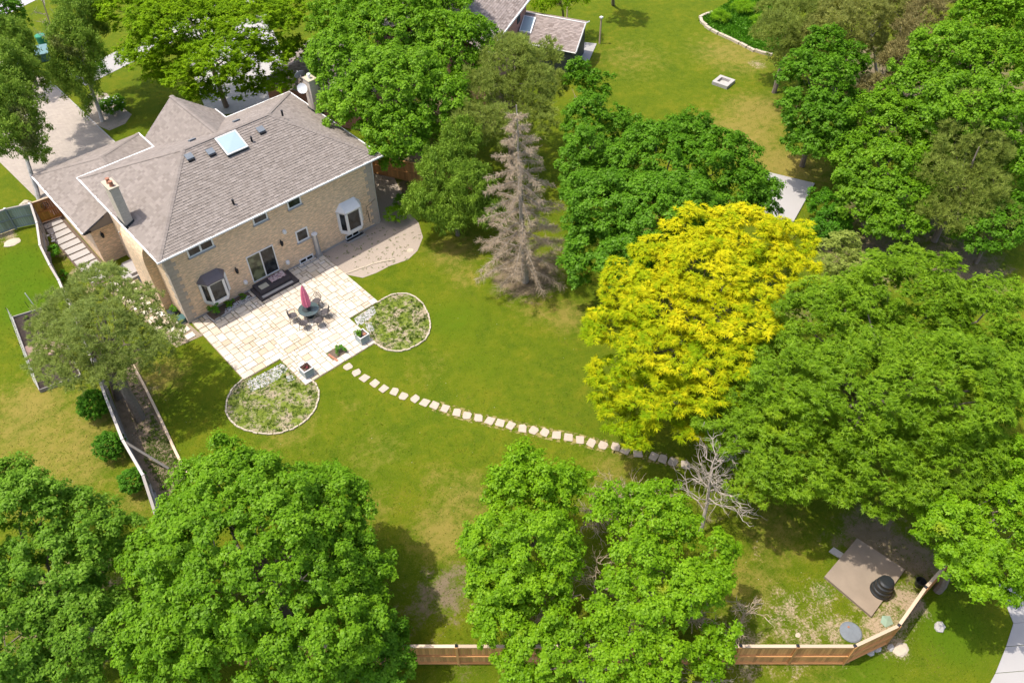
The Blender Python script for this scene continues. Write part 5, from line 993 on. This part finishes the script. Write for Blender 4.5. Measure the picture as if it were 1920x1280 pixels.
tree('maple_tree', 'mid green maple between the dark maple and the big right hand maple', 'tree', [(1640,215,6.6,46,1.7),(1680,240,6.4,45,1.7),(1610,300,5,45,1.7),(1665,310,5.2,55,1.8),(1620,370,3.6,48,1.6),(1680,370,3.8,48,1.6),(1655,420,2.6,40,1.2),(1720,300,5,40,1.4),(1640,260,5.6,50,1.6),(1700,410,2.8,44,1.2),(1600,340,4.4,40,1.4),(1720,360,4,44,1.4)], 'maple', sp=.85, leaf=(.18,.16), dens=1.3, tr=.2)
tree('maple_tree', 'tall bright maple against the top right corner', 'tree', [(1860,40,10,85,2.5),(1780,110,9.2,80,2.5),(1880,130,9,80,2.5),(1715,165,7.6,62,2.1),(1800,200,8,85,2.3),(1895,230,7.4,70,2.2),(1910,310,5.6,50,1.8),(1700,220,6.4,40,1.6),(1800,150,8,80,2.2),(1740,240,6.4,55,1.8),(1900,20,9,60,2.2),(1770,270,5.6,50,1.8)], 'maple', sp=.95, leaf=(.2,.18), dens=1.2, tr=.3, limbs=20)
tree('pine_tree', 'soft olive pine standing in front of the tall right maple', 'tree', [(1800,215,8,34,1.6),(1835,225,7.4,26,1.2),(1790,270,6.8,46,1.6),(1850,290,6.4,46,1.5),(1765,330,5.4,48,1.4),(1835,350,5,56,1.4),(1790,395,3.8,62,1.3),(1860,400,3.6,44,1.2),(1735,390,3.8,34,1)], 'pine', 'needle', (.28,.045), sp=.75, dens=.8, tr=.2)
tree('pine_tree', 'dark olive pine at the left of the far hedge of conifers', 'tree', [(1465,60,6.6,42,1.7),(1500,30,7,50,1.8),(1480,100,5,40,1.5),(1450,20,6.4,36,1.5),(1490,0,7,44,1.6),(1440,60,4.6,30,1.3),(1520,80,4.8,40,1.4)], 'pine', 'needle', (.3,.046), sp=.8, dens=.8, tr=.2)
tree('pine_tree', 'lighter olive pine in the middle of the far hedge of conifers', 'tree', [(1570,30,7.6,52,1.8),(1540,70,6.4,46,1.7),(1620,20,7.6,48,1.8),(1600,60,6.6,40,1.6),(1660,5,7.6,45,1.6),(1600,-10,8,50,1.6),(1560,100,4.4,36,1.4),(1660,50,5,40,1.5),(1630,90,4,36,1.3)], 'pine_olive', 'needle', (.3,.046), sp=.8, dens=.8, tr=.2)
tree('cedar_tree', 'brownish cedar between the dead tree and the tall right maple', 'tree', [(1735,30,7.6,36,1.8),(1705,75,6.6,30,1.6),(1720,50,7,34,1.7),(1680,110,5.6,26,1.3),(1760,0,8,36,1.5),(1700,0,7.4,36,1.5),(1690,140,4.4,30,1.2),(1730,100,5.6,34,1.4)], 'cedar_brown', 'needle', (.3,.04), sp=.8, dens=.9, tr=.18)
tree('cedar_tree', 'small brown half dead cedar squeezed between two maples at the right', 'tree', [(1635,170,4.6,34,1),(1600,182,4.4,26,.8)], 'cedar_brown', 'needle', (.26,.035), sp=.6, dens=.8, tr=.1)
tree('cedar_tree', 'brown green cedar tuft just right of the bare dead tree', 'tree', [(1682,98,5.4,24,.9),(1668,118,5,20,.8)], 'cedar_brown', 'needle', (.26,.035), sp=.6, dens=.8, tr=.1)
tree('lilac_shrub', 'dense green shrub beside the far white terrace', 'shrub', [(1545,385,1.6,34,1.1),(1560,420,1.4,38,1.1),(1535,430,1.2,26,.9)], 'cedar', sp=.6, leaf=(.14,.1), dens=1.4, tr=.06, limbs=5)
tree('lilac_shrub', 'loose olive shrub between the golden locust and the far maples', 'shrub', [(1575,465,2.4,36,1.2),(1600,500,2,34,1.1),(1560,505,2,30,1)], 'pine', 'spray', (.16,.07), sp=.6, dens=1.0, tr=.06, limbs=5)
tree('understory_tree', 'dark shaded tree behind the soft pine at the right edge', 'tree', [(1870,420,3.4,48,1.4),(1830,440,3,40,1.2),(1905,400,3.6,40,1.4)], 'maple_deep', sp=.8, leaf=(.18,.15), dens=1.2, tr=.12)
tree('willow_tree', 'small yellow green tree on the far lawn behind the sunroom', 'tree', [(1050,0,4,30,1.3),(1020,8,3.6,24,1),(1078,-5,3.8,24,1)], 'locust_lime', 'strand', (.28,.1), sp=.8, dens=.9, tr=.12, base=P(1058,34))
tree('willow_tree', 'tree at the top edge of the far lawn, only its trunk in view', 'tree', [(1150,-60,5,40,1.5)], 'maple', sp=.9, leaf=(.25,.2), dens=.8, tr=.16, base=P(1150,9))
# scots pine at the lower left
tree('pine_tree', 'bushy grey green scots pine over the side fence, left of the patio', 'tree',
     [(190,545,6.4,62,1.4),(120,590,5.8,52,1.2),(250,580,5.8,56,1.3),(185,620,6.2,72,1.5),(120,655,4.8,56,1.2),(250,650,5.4,62,1.3),(305,630,4.6,42,1),(85,690,4,32,.9),(150,700,4.4,50,1.1),(215,700,4.6,42,1),(100,620,5,40,1),(290,665,4.2,36,.8)], 'pine_scots', 'needle', (.2,.032), sp=.62, dens=.75, tr=.29, base=P(262,785), limbs=26, low=-.2)
m = MB(); c = P(222,745); t = thing('pine_tree', c, 'second leaning pine trunk left of the scots pine trunk with a few twigs', 'tree'); branch(m, (0,0,0), np.array(P(190,640,4.6))-c, .24, .12, n=5, sides=8, wob=.05); o = m.build('trunk', M['bark'], t)
C = [np.array(P(random.uniform(110,260), random.uniform(560,690), random.uniform(3.6,4.6)))-c for _ in range(24)]; link('crown', crown_mesh('crown', M['pine_scots'], C, [.5]*24, 'needle', (.2,.028), .7, tuple(np.mean(C, 0))), t)
for q in C[::3]: branch(m, (0,0,2.6), q, .04, .01, n=3)
# dead grey spruce
def dead_spruce():
    b = np.array(P(985,528)); tz = 0
    for z in np.arange(4, 18, .1):
        p = P(968,197,z); 
        if tz == 0 and math.hypot(p[0]-b[0], p[1]-b[1]) < .45: tz = z
    best = min(np.arange(4, 18, .05), key=lambda z: math.hypot(*(P(968,197,z)-b)[:2])); top = np.array(P(968,197,best)); print('spruce', best, top-b)
    t = thing('dead_spruce', b, 'dead bare grey spruce in the middle of the yard', 'tree'); m = MB(); H_ = best; branch(m, b, top, .24, .03, n=9, sides=8, wob=.01); o = m.build('trunk', M['deadwood'], t); o.location = tuple(-b)
    m = MB(); BV, DV, LV = [], [], []
    for i in range(84):
        f = .07+.9*(i+random.random())/84; s = b+(top-b)*f; az = i*2.399+random.uniform(-.3, .3); L = (3.85*(1-f)**.8+.25)*random.uniform(.65, 1.1); d = np.array([math.cos(az), math.sin(az), 0])
        pts = [s+d*L*u+np.array([0, 0, L*(.12*u-.42*u*u+.16*u**3)]) for u in np.linspace(0, 1, 6)]; m.tube(pts, [.035*(1-f*.6)*(1-.85*u) for u in np.linspace(0, 1, 6)], 4)
        sd = np.array([-d[1], d[0], 0])
        for k in range(int(24+L*58)):
            u = random.uniform(.12, 1); q = pts[min(4, int(u*5))]*(1-(u*5 % 1))+pts[min(5, int(u*5)+1)]*(u*5 % 1); w = unit(d*random.uniform(.1, .8)+sd*random.uniform(-1, 1)+np.array([0, 0, random.uniform(-1.1, .15)])); BV.append(q); DV.append(w); LV.append(random.uniform(.18, .62)*(1.1-f*.5))
            for _ in range(3): BV.append(q+w*LV[-1]*random.uniform(.2,.8)); DV.append(unit(w+rng.normal(0, .5, 3)+np.array([0,0,-.25]))); LV.append(random.uniform(.1, .25))
    o = m.build('branches', M['deadwood'], t, 'stuff'); o.location = tuple(-b)
    n = len(BV); dv = np.array(DV); V, F = kites(np.array(BV), dv, unit(np.cross(dv, rng.normal(0, 1, (n, 3)))), np.array(LV), np.full(n, .017), .1); o = link('twigs', fast_mesh('twigs', V, F, M['deadtwig'], np.repeat(rng.random(n), 4)), t, kind='stuff'); o.location = tuple(-b); print('twigs', n)
dead_spruce()
twig_tree('dead_tree', 'bare dead grey tree standing below the golden locust', 'dead tree', P(1312,1000), P(1343,850,5.2)*[1,1,1], 2.4, r=.11, n=24, twigs=8, seed=3)
twig_tree('dead_tree', 'bare dead white tree between the conifers at the top right', 'dead tree', P(1645,140), P(1625,40,7.5), 2.6, r=.14, n=18, twigs=5, seed=4, start=.25)
twig_tree('dead_tree', 'second bare dead tree at the top right, further back', 'dead tree', P(1705,95), P(1700,10,6.5), 2.2, r=.1, n=12, twigs=4, seed=5)
twig_tree('bare_tree', 'thin leafless tree by the driveway end in front of the street', 'bare tree', P(108,100), P(70,-30,8.5), 2.0, r=.1, n=14, twigs=4, seed=6, start=.15, mat='deadwood')
for i, (px, py, tx, ty, z, sp_, lb) in enumerate(((1375,1195,1405,1130,3.2,1.5,'dead grey branches reaching out over the lawn right of the lime maples'),(1330,1290,1340,1235,2.2,1.2,'dead twiggy shrub at the foot of the back fence'),(1180,960,1170,925,2.2,2.2,'bare grey brush on the lawn behind the lime maples'),(1120,985,1125,945,1.8,1.6,'smaller bare brush left of the grey brush behind the lime maples'),(1110,1130,1120,1050,4.5,1.7,'dead twigs showing between the two lime maples'),(1260,1130,1270,1080,4.2,1.5,'dead twigs inside the open right hand lime maple'),(1180,1190,1190,1150,4.4,1.4,'dead white twigs above the low maple crown by the back fence'),(985,1215,1000,1160,3.8,1.2,'dead twigs in the gap left of the low maple crown by the back fence'),(1290,1170,1300,1140,3.2,1.3,'grey dead branches just left of the branches over the lawn'))):
    twig_tree('dead_branches', lb, 'dead branches', P(px,py), P(tx,ty,z), sp_, r=.05, n=14 if i not in (2,3) else 26, twigs=6, seed=20+i, start=.1, mat='deadtwig')
t = thing('log', P(950,1262), 'pale branch lying outside the back fence', 'branch'); m = MB()
for k in range(4): branch(m, (0,0,.06), (random.uniform(-1,1), random.uniform(-1,1), .1), .03, .01)
m.build('branch', M['deadtwig'], t)
print('leaf tris', NTRI)

M['white_fleck'] = leafmat('clover_petal', (.5,.5,.4), (.6,.6,.5), (.7,.7,.6))
q = [(x, y) for x, y in zip(rng.uniform(-14, 40, 900), rng.uniform(-46, 10, 900)) if not (-3 < x < 10.5 and y > -9.8) and not (-2.5 < x < 12 and -11.5 < y < -6)]
weeds('clover_blossoms', q, 'white_fleck', .035, .04, 1, .01); bpy.data.objects['clover_blossoms']['kind'] = 'stuff'
